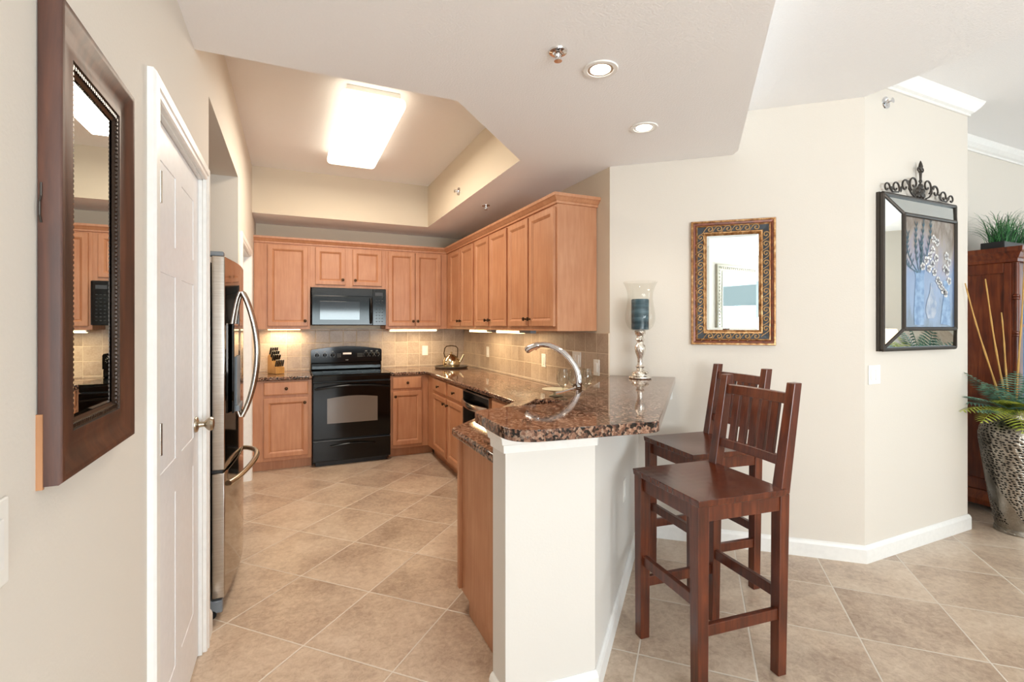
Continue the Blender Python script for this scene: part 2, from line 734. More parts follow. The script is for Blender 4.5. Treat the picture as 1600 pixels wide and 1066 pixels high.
# walls behind and beside the camera, with their windows
def glazed_wall(name, span, y, wins, horizontal=True):
    w = MB()
    a, b = span

    def seg(u0, u1, z0, z1):
        if horizontal:
            w.box(u0, u1, y - .12, y, z0, z1)
        else:
            w.box(y, y + .12, u0, u1, z0, z1)
    cur = a
    for (u0, u1, z0, z1) in wins:
        seg(cur, u0, 0, TOP)
        if z0 > 0:
            seg(u0, u1, 0, z0)
        seg(u0, u1, z1, TOP)
        cur = u1
    seg(cur, b, 0, TOP)
    struct(w.build(name, 'wall_paint'))


wn = 0


def window(u0, u1, z0, z1, y, horizontal=True):
    global wn
    wn += 1
    r = thing('window_%d' % wn, None, None)
    struct(r)
    f = MB()
    g = MB()

    def bx(m, a, b, c, d, t0, t1):
        if horizontal:
            m.box(a, b, y - t1, y - t0, c, d)
        else:
            m.box(y + t0, y + t1, a, b, c, d)
    for a, b, c, d in ((u0, u0 + .07, z0, z1), (u1 - .07, u1, z0, z1), (u0, u1, z0, z0 + .07), (u0, u1, z1 - .07, z1)):
        bx(f, a, b, c, d, .02, .09)
    f.build('window_frame', 'trim_white', r)
    bx(g, u0 + .05, u1 - .05, z0 + .05, z1 - .05, .05, .056)
    g.build('window_pane', 'window_glass', r)


glazed_wall('wall_behind', (LX - .12, 8.2), -4.5, [(-.25, 2.75, .05, 2.35)])
window(-.25, 2.75, .05, 2.35, -4.5)
glazed_wall('wall_dining_side', (-4.6, FW + .12), 8.0, [(-3.4, .6, .4, 2.4)], False)
window(-3.4, .6, .4, 2.4, 8.0, False)

# ceilings: low kitchen ceiling with a lit tray, taller ones beyond it
TRAY = [(LX, 2.26), (.73, 2.25), (1.37, 2.89), (1.37, 5.27), (LX, 5.28)]
mb = MB()


def slab(poly, z0, z1, side):
    n = len(poly)
    o = len(mb.v)
    mb.v += [(x, y, z0) for x, y in poly] + [(x, y, z1) for x, y in poly]
    mb.f.append(tuple(o + i for i in range(n - 1, -1, -1)))
    mb.mi.append(0)
    mb.f.append(tuple(o + i for i in range(n, 2 * n)))
    mb.mi.append(0)
    for i in range(n):
        mb.f.append((o + i, o + (i + 1) % n, o + n + (i + 1) % n, o + n + i))
        mb.mi.append(side[i])


slab([(LX, -.71), (2.53, 2.17), (2.56, 2.235), DA, (RX, 2.89), (1.37, 2.89), (.73, 2.25), (LX, 2.26)], LOW, TOP, [0, 0, 0, 0, 1, 1, 1, 0])
slab([(1.37, 2.89), (RX, 2.89), (RX, BY), (1.37, BY)], LOW, TOP, [1, 1, 1, 1])
slab([(LX, 5.28), (1.37, 5.27), (1.37, BY), (LX, BY)], LOW, TOP, [1, 1, 1, 1])
struct(mb.build('ceiling', ['ceiling_paint', 'kitchen_paint']), 'white textured lower ceiling around the recessed tray')
mb = MB()
mb.box(LX, 1.99, 2.2, BY, TOP, TOP + .1)
struct(mb.build('ceiling', 'ceiling_paint'), 'raised tray ceiling over the kitchen')
mb = MB()
mb.prism([(LX, -4.5), (3.10, -4.5), (3.10, 1.76), (2.575, 2.23), (2.53, 2.17), (LX, -.71)], 2.77, TOP)
struct(mb.build('ceiling', 'ceiling_paint'), 'white ceiling over the bar stools')
mb = MB()
mb.box(3.0, 8.2, -4.6, FW + .12, TOP, TOP + .1)
struct(mb.build('ceiling', 'ceiling_paint'), 'grey white ceiling beyond the crown moulding')

# crown moulding
CR = [(0, 2.86), (.012, 2.86), (.014, 2.875), (.028, 2.885), (.05, 2.91), (.066, 2.935), (.072, 2.95), (0, 2.95)]
mb = MB()
mb.sweep([(3.10, YW), (4.27, YW), (4.27, FW)], CR)
struct(mb.build('trim_1', 'trim_white'), 'white crown moulding wrapping the end of the picture wall')
mb = MB()
mb.sweep([(4.27 + .075, FW), (8.0, FW)], CR)
struct(mb.build('trim_2', 'trim_white'), 'white crown moulding on the wall above the dark cabinet')
# baseboards
BB = [(0, 0), (.016, 0), (.016, .08), (.011, .095), (.004, .103), (0, .103)]
mb = MB()
mb.sweep([(2.14, 2.615), DB, (4.27, YW), (4.27, FW)], BB)
struct(mb.build('baseboard_diagonal', 'trim_white'))
mb = MB()
mb.sweep([(4.29, FW), (8.0, FW)], BB)
struct(mb.build('baseboard_far', 'trim_white'))
mb = MB()
mb.sweep([(.692, 1.70), (.692, 1.582), (1.05, 1.55), (2.10, 2.60)], BB)
struct(mb.build('baseboard_bar', 'trim_white'))
mb = MB()
mb.sweep([(LX, 2.617), (LX, 2.51)], [(-a, b) for a, b in BB])
mb.sweep([(LX, 1.565), (LX, -4.5)], [(-a, b) for a, b in BB])
mb.sweep([(LX, 4.06), (LX, 3.96)], [(-a, b) for a, b in BB])
struct(mb.build('baseboard_left', 'trim_white'))

# half wall with its thick pillar end
mb = MB()
mb.prism([(.692, 1.70), (.692, 1.582), (1.05, 1.55), (2.126, 2.626), (2.04, 2.70), (1.04, 1.70)], 0, 1.028)
struct(mb.build('wall_half', 'pillar_paint'), 'white half wall carrying the raised granite bar')
mb = MB()
mb.sweep([(.692, 1.70), (.692, 1.582), (1.05, 1.55), (1.062, 1.562)],
         [(0, .955), (.01, .957), (.012, .985), (.02, .99), (.024, 1.01), (.036, 1.028), (0, 1.028)])
struct(mb.build('trim_3', 'trim_white'), 'white moulding at the top of the pillar under the granite')

# wall tiles
mb = MB()
mb.box(LX, RX, BY - .01, BY, .915, 1.375)
struct(mb.build('backsplash_back', 'wall_tile_back'), 'tan stone wall tiles behind the range')
mb = MB()
mb.box(RX - .01, RX, DA[1] + .002, BY - .01, .915, 1.357)
struct(mb.build('backsplash_right', 'wall_tile_right'), 'tan stone wall tiles under the long run of wall cabinets')
mb = MB()
mb.prism([(1.04, 1.70), (2.03, 2.69), (2.022, 2.70), (1.034, 1.712)], .916, 1.028)
struct(mb.build('backsplash_bar', 'wall_tile_bar'), 'strip of tan tiles behind the sink')


# ------------------------------------------------------------------ doors of the left wall
def casing(parent, a, b, z, w=.07, t=.02, wl=None):
    """casing around an opening local x a..b, local -y is the room"""
    c = MB()
    P = [(0, 0), (0, -.012), (.006, -t + .004), (.02, -t + .004), (.026, -t), (w - .006, -t), (w, -t + .006), (w, 0)]
    # three mitred runs
    def run(p0, p1, fn):
        n = len(P)
        vs = []
        for e in (0, 1):
            for u, y in P:
                vs.append(fn(u, y, e))
        fs = [tuple(range(n)), tuple(range(2 * n - 1, n - 1, -1))]
        fs += [(i, n + i, n + (i + 1) % n, (i + 1) % n) for i in range(n)]
        c.add(vs, fs)
    kl = (wl or w) / w
    run(0, 1, lambda u, y, e: (a - u * kl, y, 0 if e == 0 else z + u))
    run(0, 1, lambda u, y, e: (b + u, y, 0 if e == 0 else z + u))
    run(0, 1, lambda u, y, e: ((a - u * kl) if e == 0 else (b + u), y, z + u))
    return c.build('door_casing', 'trim_white', parent)


def six_panel(a, b, z0, z1, y):
    w = b - a
    m = MB()
    m.box(a, b, y + .002, y + .035, z0, z1)
    st = .11
    mid = .10
    pw = (w - 2 * st - mid) / 2
    rows = [(z1 - .115 - .24, z1 - .115), (z1 - .115 - .24 - .1 - .62, z1 - .115 - .24 - .1), (z0 + .23, z0 + .23 + .60)]
    # front skin with recessed raised panels
    xs = [a, a + st, a + st + pw, a + st + pw + mid, b - st, b]
    zs = sorted({z0, z1} | {r for rr in rows for r in rr})
    for i in range(len(xs) - 1):
        for j in range(len(zs) - 1):
            isp = i in (1, 3) and any(abs(zs[j] - r[0]) < 1e-6 for r in rows)
            if isp:
                m.rings(xs[i], xs[i + 1], zs[j], zs[j + 1], [(0, y), (.009, y + .017), (.024, y + .017), (.048, y + .003), (.05, y + .003)])
            else:
                m.add([(xs[i], y, zs[j]), (xs[i + 1], y, zs[j]), (xs[i + 1], y, zs[j + 1]), (xs[i], y, zs[j + 1])], [(0, 1, 2, 3)])
    for e in (a, b):
        m.add([(e, y, z0), (e, y, z1), (e, y + .03, z1), (e, y + .03, z0)], [(0, 1, 2, 3)])
    return m


# local frame: x runs along +Y of the world, -y is into the room (+X)
d1 = thing('door_1', 'white six panel closet door with nickel knob', None, (LX, 1.61, 0), pi / 2)
struct(d1)
casing(d1, .032, .845, 2.04, .06, .02, .07)
j = MB()
j.box(.03, .043, .0, .12, 0, 2.045)
j.box(.827, .842, .0, .12, 0, 2.045)
j.box(.03, .84, .0, .12, 2.032, 2.047)
j.build('door_jamb', 'trim_white', d1)
dl = six_panel(.046, .824, .012, 2.03, .014).build('door_leaf', 'door_white', d1)
for z in (.22, 1.09, 1.80):
    h = MB()
    h.lathe([(.0065, z - .045), (.0065, z + .045)], 10, (.038, -.012))
    h.box(.036, .060, -.008, .0135, z - .045, z + .045)
    h.build('hinge', 'stainless', dl)
k = MB()
R = Matrix.Translation((.758, .014, 1.0)) @ Matrix.Rotation(pi / 2, 4, 'X')
k.lathe([(.033, 0), (.033, .004), (.028, .010), (.013, .013), (.011, .032), (.018, .038), (.027, .047), (.029, .056), (.024, .065), (.012, .068)], 24, M4=R)
k.build('door_knob', 'satin_nickel', dl, smooth=True)

d2 = thing('door_2', 'white door beyond the refrigerator, seen edge on', None, (LX, 4.14, 0), pi / 2)
struct(d2)
casing(d2, .005, .855, 2.04)
j = MB()
j.box(-.002, .013, .0, .12, 0, 2.045)
j.box(.847, .862, .0, .12, 0, 2.045)
j.box(0, .86, .0, .12, 2.032, 2.047)
j.build('door_jamb', 'trim_white', d2)
six_panel(.016, .844, .012, 2.03, .05).build('door_leaf', 'door_white', d2)


# ------------------------------------------------------------------ cabinets
def knob(parent, x, z, y=-.02, loc=None):
    m = MB()
    R_ = Matrix.Translation((x, y, z)) @ Matrix.Rotation(pi / 2, 4, 'X')
    m.lathe([(.008, 0), (.006, .006), (.006, .012), (.013, .017), (.0155, .022), (.013, .028), (.006, .030)], 14, M4=R_)
    m.build('knob', 'knob_bronze', parent, smooth=True)


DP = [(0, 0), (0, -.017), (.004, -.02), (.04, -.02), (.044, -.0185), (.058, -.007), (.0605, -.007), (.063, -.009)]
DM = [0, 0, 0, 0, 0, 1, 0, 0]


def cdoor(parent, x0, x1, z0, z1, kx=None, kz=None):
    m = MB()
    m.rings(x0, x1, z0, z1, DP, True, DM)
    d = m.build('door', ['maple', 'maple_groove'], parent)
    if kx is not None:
        knob(d, kx, kz)
    return d


def cdrawer(parent, x0, x1, z0, z1, k=True):
    m = MB()
    m.rings(x0, x1, z0, z1, [(0, 0), (0, -.014), (.005, -.018), (.012, -.02)], True)
    d = m.build('drawer', ['maple', 'maple_groove'], parent)
    if k:
        knob(d, (x0 + x1) / 2, (z0 + z1) / 2)
    return d


def cab_body(parent, x0, x1, z0, z1, depth, toe=False, ext=0):
    m = MB()
    m.box(x0, x1, 0, depth, z0, z1)
    b = m.build('body', 'maple', parent, bevel=.0015, seg=1)
    if toe:
        m = MB()
        m.box(x0, x1 + ext, .07, depth, 0, z0)
        m.build('toe_kick', 'maple', parent)
    return b


BF = 5.225
UF = 5.51
RF = 1.36
RU = 1.66
# base cabinets of the end wall
c = thing('base_cabinet', 'maple base cabinet between the door casing and the black range', 'kitchen cabinet', (LX, BF, 0))
cab_body(c, .002, .53, .10, .875, .60, True)
cdrawer(c, .104, .497, .735, .862)
cdoor(c, .104, .497, .135, .705, .465, .655)
c = thing('base_cabinet', 'narrow maple base cabinet right of the black range, in the corner', 'kitchen cabinet', (.95, BF, 0))
cab_body(c, 0, .409, .10, .875, .60, True, .069)
cdrawer(c, .023, .337, .735, .862)
cdoor(c, .023, .337, .135, .705, .05, .655)
# right run: local x -> world -Y, front faces -X
RZ = -pi / 2
c = thing('base_cabinet', 'maple base cabinet with two drawers and two doors beside the dishwasher', 'kitchen cabinet', (RF, 5.02, 0), RZ)
cab_body(c, -.205, 1.035, .10, .875, .61, True)
cdrawer(c, .05, .52, .735, .862)
cdrawer(c, .575, 1.022, .735, .862)
cdoor(c, .05, .52, .135, .705, .49, .655)
cdoor(c, .575, 1.022, .135, .705, .605, .655)
c = thing('base_cabinet', 'maple base cabinet between the dishwasher and the angled sink cabinet', 'kitchen cabinet', (RF, 3.36, 0), RZ)
cab_body(c, 0, .47, .10, .875, .61, True)
cdrawer(c, .035, .43, .735, .862, False)
cdoor(c, .035, .43, .135, .705, .07, .655)
# angled sink cabinet + end panel
c = thing('sink_cabinet', 'angled maple sink cabinet with a plain end panel beside the white pillar', 'kitchen cabinet', (.775, 2.335, 0))
m = MB()
m.prism([(0, 0), (0, -.625), (.275, -.625), (1.19, .285), (1.19, .555), (.585, .555), (.585, .585)], .085, .875)
m.build('body', 'maple', c, bevel=.0015, seg=1)
m = MB()
m.prism([(.012, -.095), (.012, -.620), (.275, -.620), (1.18, .28), (1.1, .50), (.60, .50)], 0, .085)
m.build('toe_kick', 'maple', c)
m = MB()
m.box(-.018, 0, -.028, .0, .10, .875)
m.build('face_frame', 'maple', c, bevel=.001, seg=1)

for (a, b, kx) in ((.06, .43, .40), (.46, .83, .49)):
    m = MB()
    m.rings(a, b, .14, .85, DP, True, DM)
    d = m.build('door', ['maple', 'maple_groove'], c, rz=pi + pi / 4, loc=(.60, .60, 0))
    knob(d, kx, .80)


# wall cabinets of the end wall
c = thing('wall_cabinet', 'single door maple wall cabinet left of the microwave', 'kitchen cabinet', (LX, UF, 0))
cab_body(c, .002, .525, 1.372, 2.27, .328)
cdoor(c, .125, .50, 1.405, 2.235, .475, 1.46)
c = thing('wall_cabinet', 'short two door maple wall cabinet above the microwave', 'kitchen cabinet', (.175, UF, 0))
cab_body(c, 0, .775, 1.815, 2.27, .328)
cdoor(c, .05, .348, 1.845, 2.235, .322, 1.90)
cdoor(c, .424, .733, 1.845, 2.235, .45, 1.90)
c = thing('wall_cabinet', 'two door maple wall cabinet right of the microwave', 'kitchen cabinet', (.95, UF, 0))
cab_body(c, 0, .7095, 1.372, 2.27, .328)
cdoor(c, .027, .328, 1.405, 2.235, .305, 1.46)
cdoor(c, .334, .632, 1.405, 2.235, .357, 1.46)
# right run wall cabinets
for (y1, y0, d1_, d2_, lab) in (
        (5.509, 4.545, (5.345, 4.985), (4.955, 4.575), 'maple wall cabinet on the right run, the one in the far corner'),
        (4.545, 3.73, (4.52, 4.16), (4.125, 3.745), 'maple wall cabinet on the right run, in the middle above the outlet'),
        (3.73, 2.905, (3.705, 3.335), (3.31, 2.93), 'maple wall cabinet on the right run, nearest with the exposed side panel')):
    c = thing('wall_cabinet', lab, 'kitchen cabinet', (RU, y1, 0), RZ)
    cab_body(c, 0, y1 - y0, 1.372, 2.27, .323)
    cdoor(c, y1 - d1_[0], y1 - d1_[1], 1.405, 2.235, y1 - d1_[1] - .025, 1.46)
    cdoor(c, y1 - d2_[0], y1 - d2_[1], 1.405, 2.235, y1 - d2_[0] + .025, 1.46)
# crown on the cabinets
m = MB()
m.sweep([(LX, UF), (RU, UF), (RU, 2.905), (RX, 2.905)],
        [(-.02, 2.272), (0, 2.25), (.012, 2.252), (.014, 2.266), (.02, 2.27), (.036, 2.288), (.046, 2.296), (.048, 2.315), (-.02, 2.315)])
tag(m.build('cabinet_crown', 'maple'), 'maple crown moulding running along the tops of all wall cabinets', 'moulding')


# ------------------------------------------------------------------ counters
def counter(poly, z0, z1, name, label, bev=.012):
    m_ = MB()
    m_.prism(poly, z0, z1)
    o = m_.build(name, 'granite', bevel=bev, seg=4)
    for p in o.data.polygons:
        p.use_smooth = True
    o.data.set_sharp_from_angle(angle=radians(60))
    return tag(o, label, 'countertop')


counter([(LX + .002, 5.19), (.182, 5.19), (.182, 5.829), (LX + .002, 5.829)], .878, .915, 'countertop', 'short brown granite countertop holding the knife block, left of the range')
big = counter(round_poly([(.70, 1.712), (.70, 2.262), (1.328, 2.89), (1.328, 5.19), (.948, 5.19), (.948, 5.829), (1.974, 5.829), (1.974, 2.752), (2.025, 2.705), (1.028, 1.712)],
                         [0, .03, 0, 0, 0, 0, 0, 0, 0, 0], 4), .878, .915, 'countertop', 'long brown granite countertop running under the kettle to the sink')
# sink opening, cut for real
S0 = (1.42, 2.56)
SR = Matrix.Translation((S0[0], S0[1], 0)) @ Matrix.Rotation(pi / 4, 4, 'Z')
cut = MB()
cut.box(-.30, .30, -.17, .19, .80, 1.0, SR)
co = cut.build('cut', 'granite')
bo = big.modifiers.new('b', 'BOOLEAN')
bo.operation = 'DIFFERENCE'
bo.object = co
big.modifiers.move(1, 0)
dg = bpy.context.evaluated_depsgraph_get()
me = bpy.data.meshes.new_from_object(big.evaluated_get(dg))
big.modifiers.clear()
big.data = me
bpy.data.objects.remove(co)
sk = MB()
for a, b, c_, d in ((-.31, -.295, -.18, .20), (.295, .31, -.18, .20), (-.295, .295, -.18, -.165), (-.295, .295, .185, .20)):
    sk.box(a, b, c_, d, .72, .8765, SR)
sk.box(-.31, .31, -.18, .20, .712, .72, SR)
tag(sk.build('sink', 'stainless'), 'stainless undermount sink in the counter behind the bar', 'sink')

bar_poly = round_poly([(.652, 1.83), (.642, 1.412), (1.185, 1.352), (2.303, 2.469), DA, (RX, 2.745), (1.10, 1.868), (.86, 1.868)],
                      [.06, .11, .035, 0, 0, 0, .12, .05], 8)
counter(bar_poly, 1.03, 1.07, 'bar_counter', 'raised brown granite bar top on the white half wall', .014)

# ------------------------------------------------------------------ range
rg = thing('electric_range', 'black freestanding electric range with glass oven door', 'stove', (.565, 5.17, 0))
HW = .378
m = MB()
m.box(-HW, HW, .03, .655, .04, .905)
m.build('body', 'black_matte', rg, bevel=.003)
m = MB()
m.box(-HW - .002, HW + .002, .0, .60, .905, .918)
m.build('cooktop', 'black_glass', rg, bevel=.004)
m = MB()
m.box(-HW, HW, .0, .03, .85, .905)
m.build('front_rail', 'black_gloss', rg, bevel=.006, seg=3)
# oven door
m = MB()
m.box(-HW, HW, -.005, .03, .275, .842)
od = m.build('oven_door', 'black_gloss', rg, bevel=.006, seg=3)
m = MB()
wp = [(-.245, .43), (.245, .43)] + [(.245 - .49 * i / 12, .68 + .02 * sin(pi * i / 12)) for i in range(13)]
m.prism_y(wp, -.0065, -.003)
t = NT('oven_window')
t.set(Base_Color='6a6058', Roughness=.16, Specular_IOR_Level=.9)
M['oven_window'] = t.m
m.build('oven_window', 'oven_window', od)
m = MB()
for i, s_ in enumerate((-1, 1)):
    m.box(s_ * .355 - .008, s_ * .355 + .008, -.04, -.004, .775, .80)
pts = [(-.36 + .72 * i / 16, -.045 - .012 * sin(pi * i / 16), .782 + .028 * sin(pi * i / 16)) for i in range(17)]
m.tube(pts, .011, 10)
m.build('door_handle', 'black_gloss', od, smooth=True)
m = MB()
m.box(-HW, HW, -.003, .03, .055, .262)
dr = m.build('storage_drawer', 'black_gloss', rg, bevel=.005, seg=3)
m = MB()
pts = [(-.22 + .44 * i / 14, -.012 - .006 * sin(pi * i / 14), .20 + .018 * sin(pi * i / 14)) for i in range(15)]
m.tube(pts, .010, 10)
m.build('drawer_handle', 'black_gloss', dr, smooth=True)
m = MB()
m.box(-.35, .35, .05, .5, 0, .04)
m.build('feet', 'black_matte', rg)
# back guard with arched control panel
m = MB()
m.box(-HW, HW, .57, .655, .918, 1.0)
m.build('vent_rail', 'black_gloss', rg, bevel=.012, seg=3)
m = MB()
ap = [(-HW, 1.0), (HW, 1.0), (HW, 1.13)] + [(HW - .01 - (2 * HW - .02) * i / 20, 1.145 + .035 * sin(pi * i / 20)) for i in range(21)] + [(-HW, 1.13)]
m.prism_y(ap, .555, .655)
m.mat(1)
for x in (-.10, -.085, -.07, .115, .13, .145, .16):
    for z in (1.062, 1.078, 1.094):
        m.box(x - .003, x + .003, .5535, .5555, z - .002, z + .002)
for x in (-.012, -.002, .008):
    m.box(x - .0035, x + .0035, .5535, .5555, 1.022, 1.03)
m.mat(0)
cp = m.build('control_panel', ['black_gloss', 'label_grey'], rg, bevel=.0008, seg=2)
for x in (-.315, -.235, -.155, .205, .265, .325):
    m = MB()
    R_ = Matrix.Translation((x, .556, 1.085)) @ Matrix.Rotation(pi / 2, 4, 'X')
    m.lathe([(.019, 0), (.018, .014), (.012, .018)], 18, M4=R_)
    m.box(x - .004, x + .004, .534, .540, 1.068, 1.102)
    m.mat(1)
    for k_ in range(9):
        a = radians(-50 + 280 * k_ / 8)
        r_ = .027
        m.box(x + r_ * cos(a) - .002, x + r_ * cos(a) + .002, .5535, .5555, 1.085 + r_ * sin(a) - .002, 1.085 + r_ * sin(a) + .002)
    m.box(x - .012, x + .012, .5535, .5555, 1.122, 1.126)
    m.build('knob', ['black_gloss', 'label_grey'], cp, smooth=True)
m = MB()
m.box(-.045, .045, .5535, .5555, 1.088, 1.108)
m.build('clock_display', 'clock_amber', cp)
for (x, y, r_) in ((-.19, .15, .10), (.19, .15, .08), (-.19, .42, .075), (.19, .42, .095)):
    vs = []
    m = MB()
    for rr in (r_, r_ - .003):
        vs += [(x + rr * cos(2 * pi * i / 32), y + rr * sin(2 * pi * i / 32), .9186) for i in range(32)]
    m.add(vs, [(i, (i + 1) % 32, 32 + (i + 1) % 32, 32 + i) for i in range(32)])
    m.build('burner_ring', 'dark_grey', rg)

# ------------------------------------------------------------------ microwave
mw = thing('microwave', 'black over-the-range microwave with a shiny glass door', 'microwave', (.565, 5.44, 1.412))
m = MB()
m.box(-.378, .378, .02, .40, 0, .40)
m.build('body', 'black_matte', mw, bevel=.004)
m = MB()
m.box(-.378, .235, 0, .02, .005, .315)
md = m.build('door', 'black_gloss', mw, bevel=.005, seg=3)
m = MB()
m.box(-.30, .10, -.0025, .0, .06, .255)
t = NT('micro_window')
t.set(Base_Color='1b1a1d', Roughness=.06, Specular_IOR_Level=.75)
M['micro_window'] = t.m
m.build('door_window', 'micro_window', md, bevel=.001)
m = MB()
pts = [(.215, -.012 - .028 * sin(pi * i / 12), .02 + .275 * i / 12) for i in range(13)]
m.tube(pts, .011, 10)
m.build('door_handle', 'black_gloss', md, smooth=True)
m = MB()
m.box(.24, .378, 0, .02, .005, .395)
m.mat(1)
for i in range(3):
    for j_ in range(8):
        m.box(.27 + .03 * i, .285 + .03 * i, -.0015, .0005, .04 + .033 * j_, .046 + .033 * j_)
cp = m.build('control_panel', ['black_gloss', 'dark_grey'], mw, bevel=.0006, seg=1)
m = MB()
m.box(.262, .345, -.0015, .0005, .325, .36)
m.build('display', 'dark_grey', cp)
m = MB()
m.box(-.378, .235, .002, .02, .32, .395)
for i in range(5):
    m.box(-.35, .21, -.003, .004, .33 + .012 * i, .334 + .012 * i)
m.build('vent_grille', 'black_gloss', mw)

# ------------------------------------------------------------------ dishwasher
dw = thing('dishwasher', 'stainless dishwasher with curved bar handle under the granite', 'dishwasher', (RF, 3.975, 0), RZ)
m = MB()
m.box(.005, .605, .02, .57, .02, .868)
m.build('body', 'dark_grey', dw)
m = MB()
m.box(.012, .598, -.02, .02, .11, .72)
m.build('door', 'stainless_dark', dw, bevel=.004)
m = MB()
m.box(.012, .598, -.018, .02, .725, .862)
cp = m.build('control_panel', 'black_gloss', dw, bevel=.004)
m = MB()
m.box(.002, .012, -.022, .02, .11, .866)
m.box(.598, .606, -.022, .02, .11, .866)
m.box(.012, .598, -.021, .0, .853, .866)
m.build('steel_edge', 'stainless', dw)
m = MB()
pts = [(.02 + .57 * i / 14, -.03 - .045 * sin(pi * i / 14), .765) for i in range(15)]
m.tube(pts, .012, 10, flat=2.2)
m.build('handle', 'stainless', dw, smooth=True)

# ------------------------------------------------------------------ refrigerator
fr = thing('refrigerator', 'stainless french door refrigerator set in the left wall alcove', 'refrigerator', (LX, 2.70, 0), pi / 2)
# local x 0..0.91 along the wall, -y into the room
m = MB()
m.box(.01, .90, .012, .72, .07, 1.72)
m.build('body', 'dark_grey', fr)


def bow(x):
    return -.055 - .035 * sin(pi * min(max(x / .91, 0), 1))


def fdoor(name, x0_, x1_, z0, z1, mat='stainless_dark'):
    n = 12
    poly = [(x0_, .0)] + [(x0_ + (x1_ - x0_) * i / n, bow(x0_ + (x1_ - x0_) * i / n)) for i in range(n + 1)] + [(x1_, .0)]
    mm = MB()
    mm.prism(poly, z0, z1)
    mm.mi = []
    for f in mm.f:
        nx = [mm.v[i] for i in f]
        side = all(abs(p[0] - nx[0][0]) < 1e-5 for p in nx)
        mm.mi.append(1 if side else 0)
    o = mm.build(name, [mat, 'stainless'], fr, bevel=.004)
    for p in o.data.polygons:
        p.use_smooth = True
    o.data.set_sharp_from_angle(angle=radians(30))
    return o


fa = fdoor('door', 0, .452, .715, 1.745)
fb = fdoor('door', .458, .91, .715, 1.745)
fz = fdoor('freezer_drawer', 0, .91, .10, .70)
for par, hx in ((fa, .405), (fb, .505)):
    m = MB()
    pts = []
    for i in range(21):
        u = i / 20
        pts.append((hx, bow(hx) - .004 - .075 * sin(pi * u) ** .8, .90 + .70 * u))
    m.tube(pts, .013, 12)
    m.build('handle', 'stainless', par, smooth=True)
m = MB()
pts = []
for i in range(21):
    u = i / 20
    x = .07 + .77 * u
    pts.append((x, bow(x) - .003 - .072 * sin(pi * u) ** .7, .63 + .035 * sin(pi * u)))
m.tube(pts, .014, 12)
m.build('handle', 'satin_nickel', fz, smooth=True)
m = MB()
m.box(.10, .33, -.086, -.074, .97, 1.42)
m.build('dispenser', 'black_glass', fa, bevel=.003)
m = MB()
m.box(.16, .32, -.0935, -.085, 1.0, 1.25)
m.box(.15, .33, -.105, -.085, .97, 1.0)
m.build('dispenser_tray', 'grey_plastic', fa, bevel=.003)
for x in (.005, .85):
    m = MB()
    m.box(x, x + .055, -.05, .03, 1.745, 1.768)
    m.build('hinge_cover', 'grey_plastic', fr, bevel=.006)
m = MB()
m.box(.01, .90, -.045, .0, .7, .715)
m.build('seam', 'black_matte', fr)
m = MB()
m.box(.01, .90, .0, .1, .03, .09)
for x in (.03, .88):
    m.box(x - .02, x + .02, -.045, .06, .025, .085)
m.build('base_grille', 'grey_plastic', fr, bevel=.006)
for x in (.03, .88):
    m = MB()
    R_ = Matrix.Translation((x - .02, .0, .02)) @ Matrix.Rotation(pi / 2, 4, 'Y')
    m.lathe([(.02, 0), (.02, .035)], 16, M4=R_)
    m.build('caster', 'black_matte', fr)

# ------------------------------------------------------------------ ceiling light
cl = thing('ceiling_light', 'rectangular fluorescent ceiling light glowing in the tray', 'ceiling light', (.487, 3.90, TOP))
m = MB()
m.box(-.17, .17, -.66, .66, -.045, -.001)
m.build('housing', 'trim_white', cl, bevel=.004)
m = MB()
m.prism(round_poly([(-.205, -.70), (.205, -.70), (.205, .70), (-.205, .70)], [.05] * 4, 5), -.105, -.045)
o = m.build('diffuser', 'tube_diffuser', cl, bevel=.02, seg=4)
for p in o.data.polygons:
    p.use_smooth = True
area('ceiling_light_lamp', (.487, 3.90, TOP - .115), (0, 0, 0), .38, 1.35, 30, (1, .88, .72))


# under cabinet lights
def ucl(label, loc, rz, w, plug=0, power=1.6):
    u = thing('under_cabinet_light', label, 'under-cabinet light', loc, rz, None)
    m_ = MB()
    m_.box(0, w, .0, .07, -.022, 0)
    m_.build('housing', 'trim_white', u)
    m_ = MB()
    m_.box(.01, w - .01, -.004, .06, -.027, -.008)
    m_.build('lens', 'under_light', u, bevel=.003)
    if plug:
        m_ = MB()
        m_.box(w, w + plug, .0, .05, -.024, 0)
        m_.build('plug_housing', 'grey_plastic', u)
    c_, s_ = cos(rz), sin(rz)
    px, py = w / 2, .03
    a = area('under_cabinet_lamp', (loc[0] + c_ * px - s_ * py, loc[1] + s_ * px + c_ * py, min(loc[2], 1.372) - .03), (0, 0, rz), w, .05, power, (1, .81, .52))
    return u


ucl('under-cabinet light above the knife block', (-.24, UF + .20, 1.39), 0, .33, 0, 2.2)
ucl('under-cabinet light strip right of the microwave', (1.0, UF + .03, 1.372), 0, .55, 0, 3.0)
ucl('under-cabinet light on the right run, the farther from the bar', (RU + .05, 4.86, 1.372), RZ, .50, .12, 2.6)
ucl('under-cabinet light on the right run, the nearer to the bar', (RU + .05, 4.12, 1.372), RZ, .50, .2, 2.6)


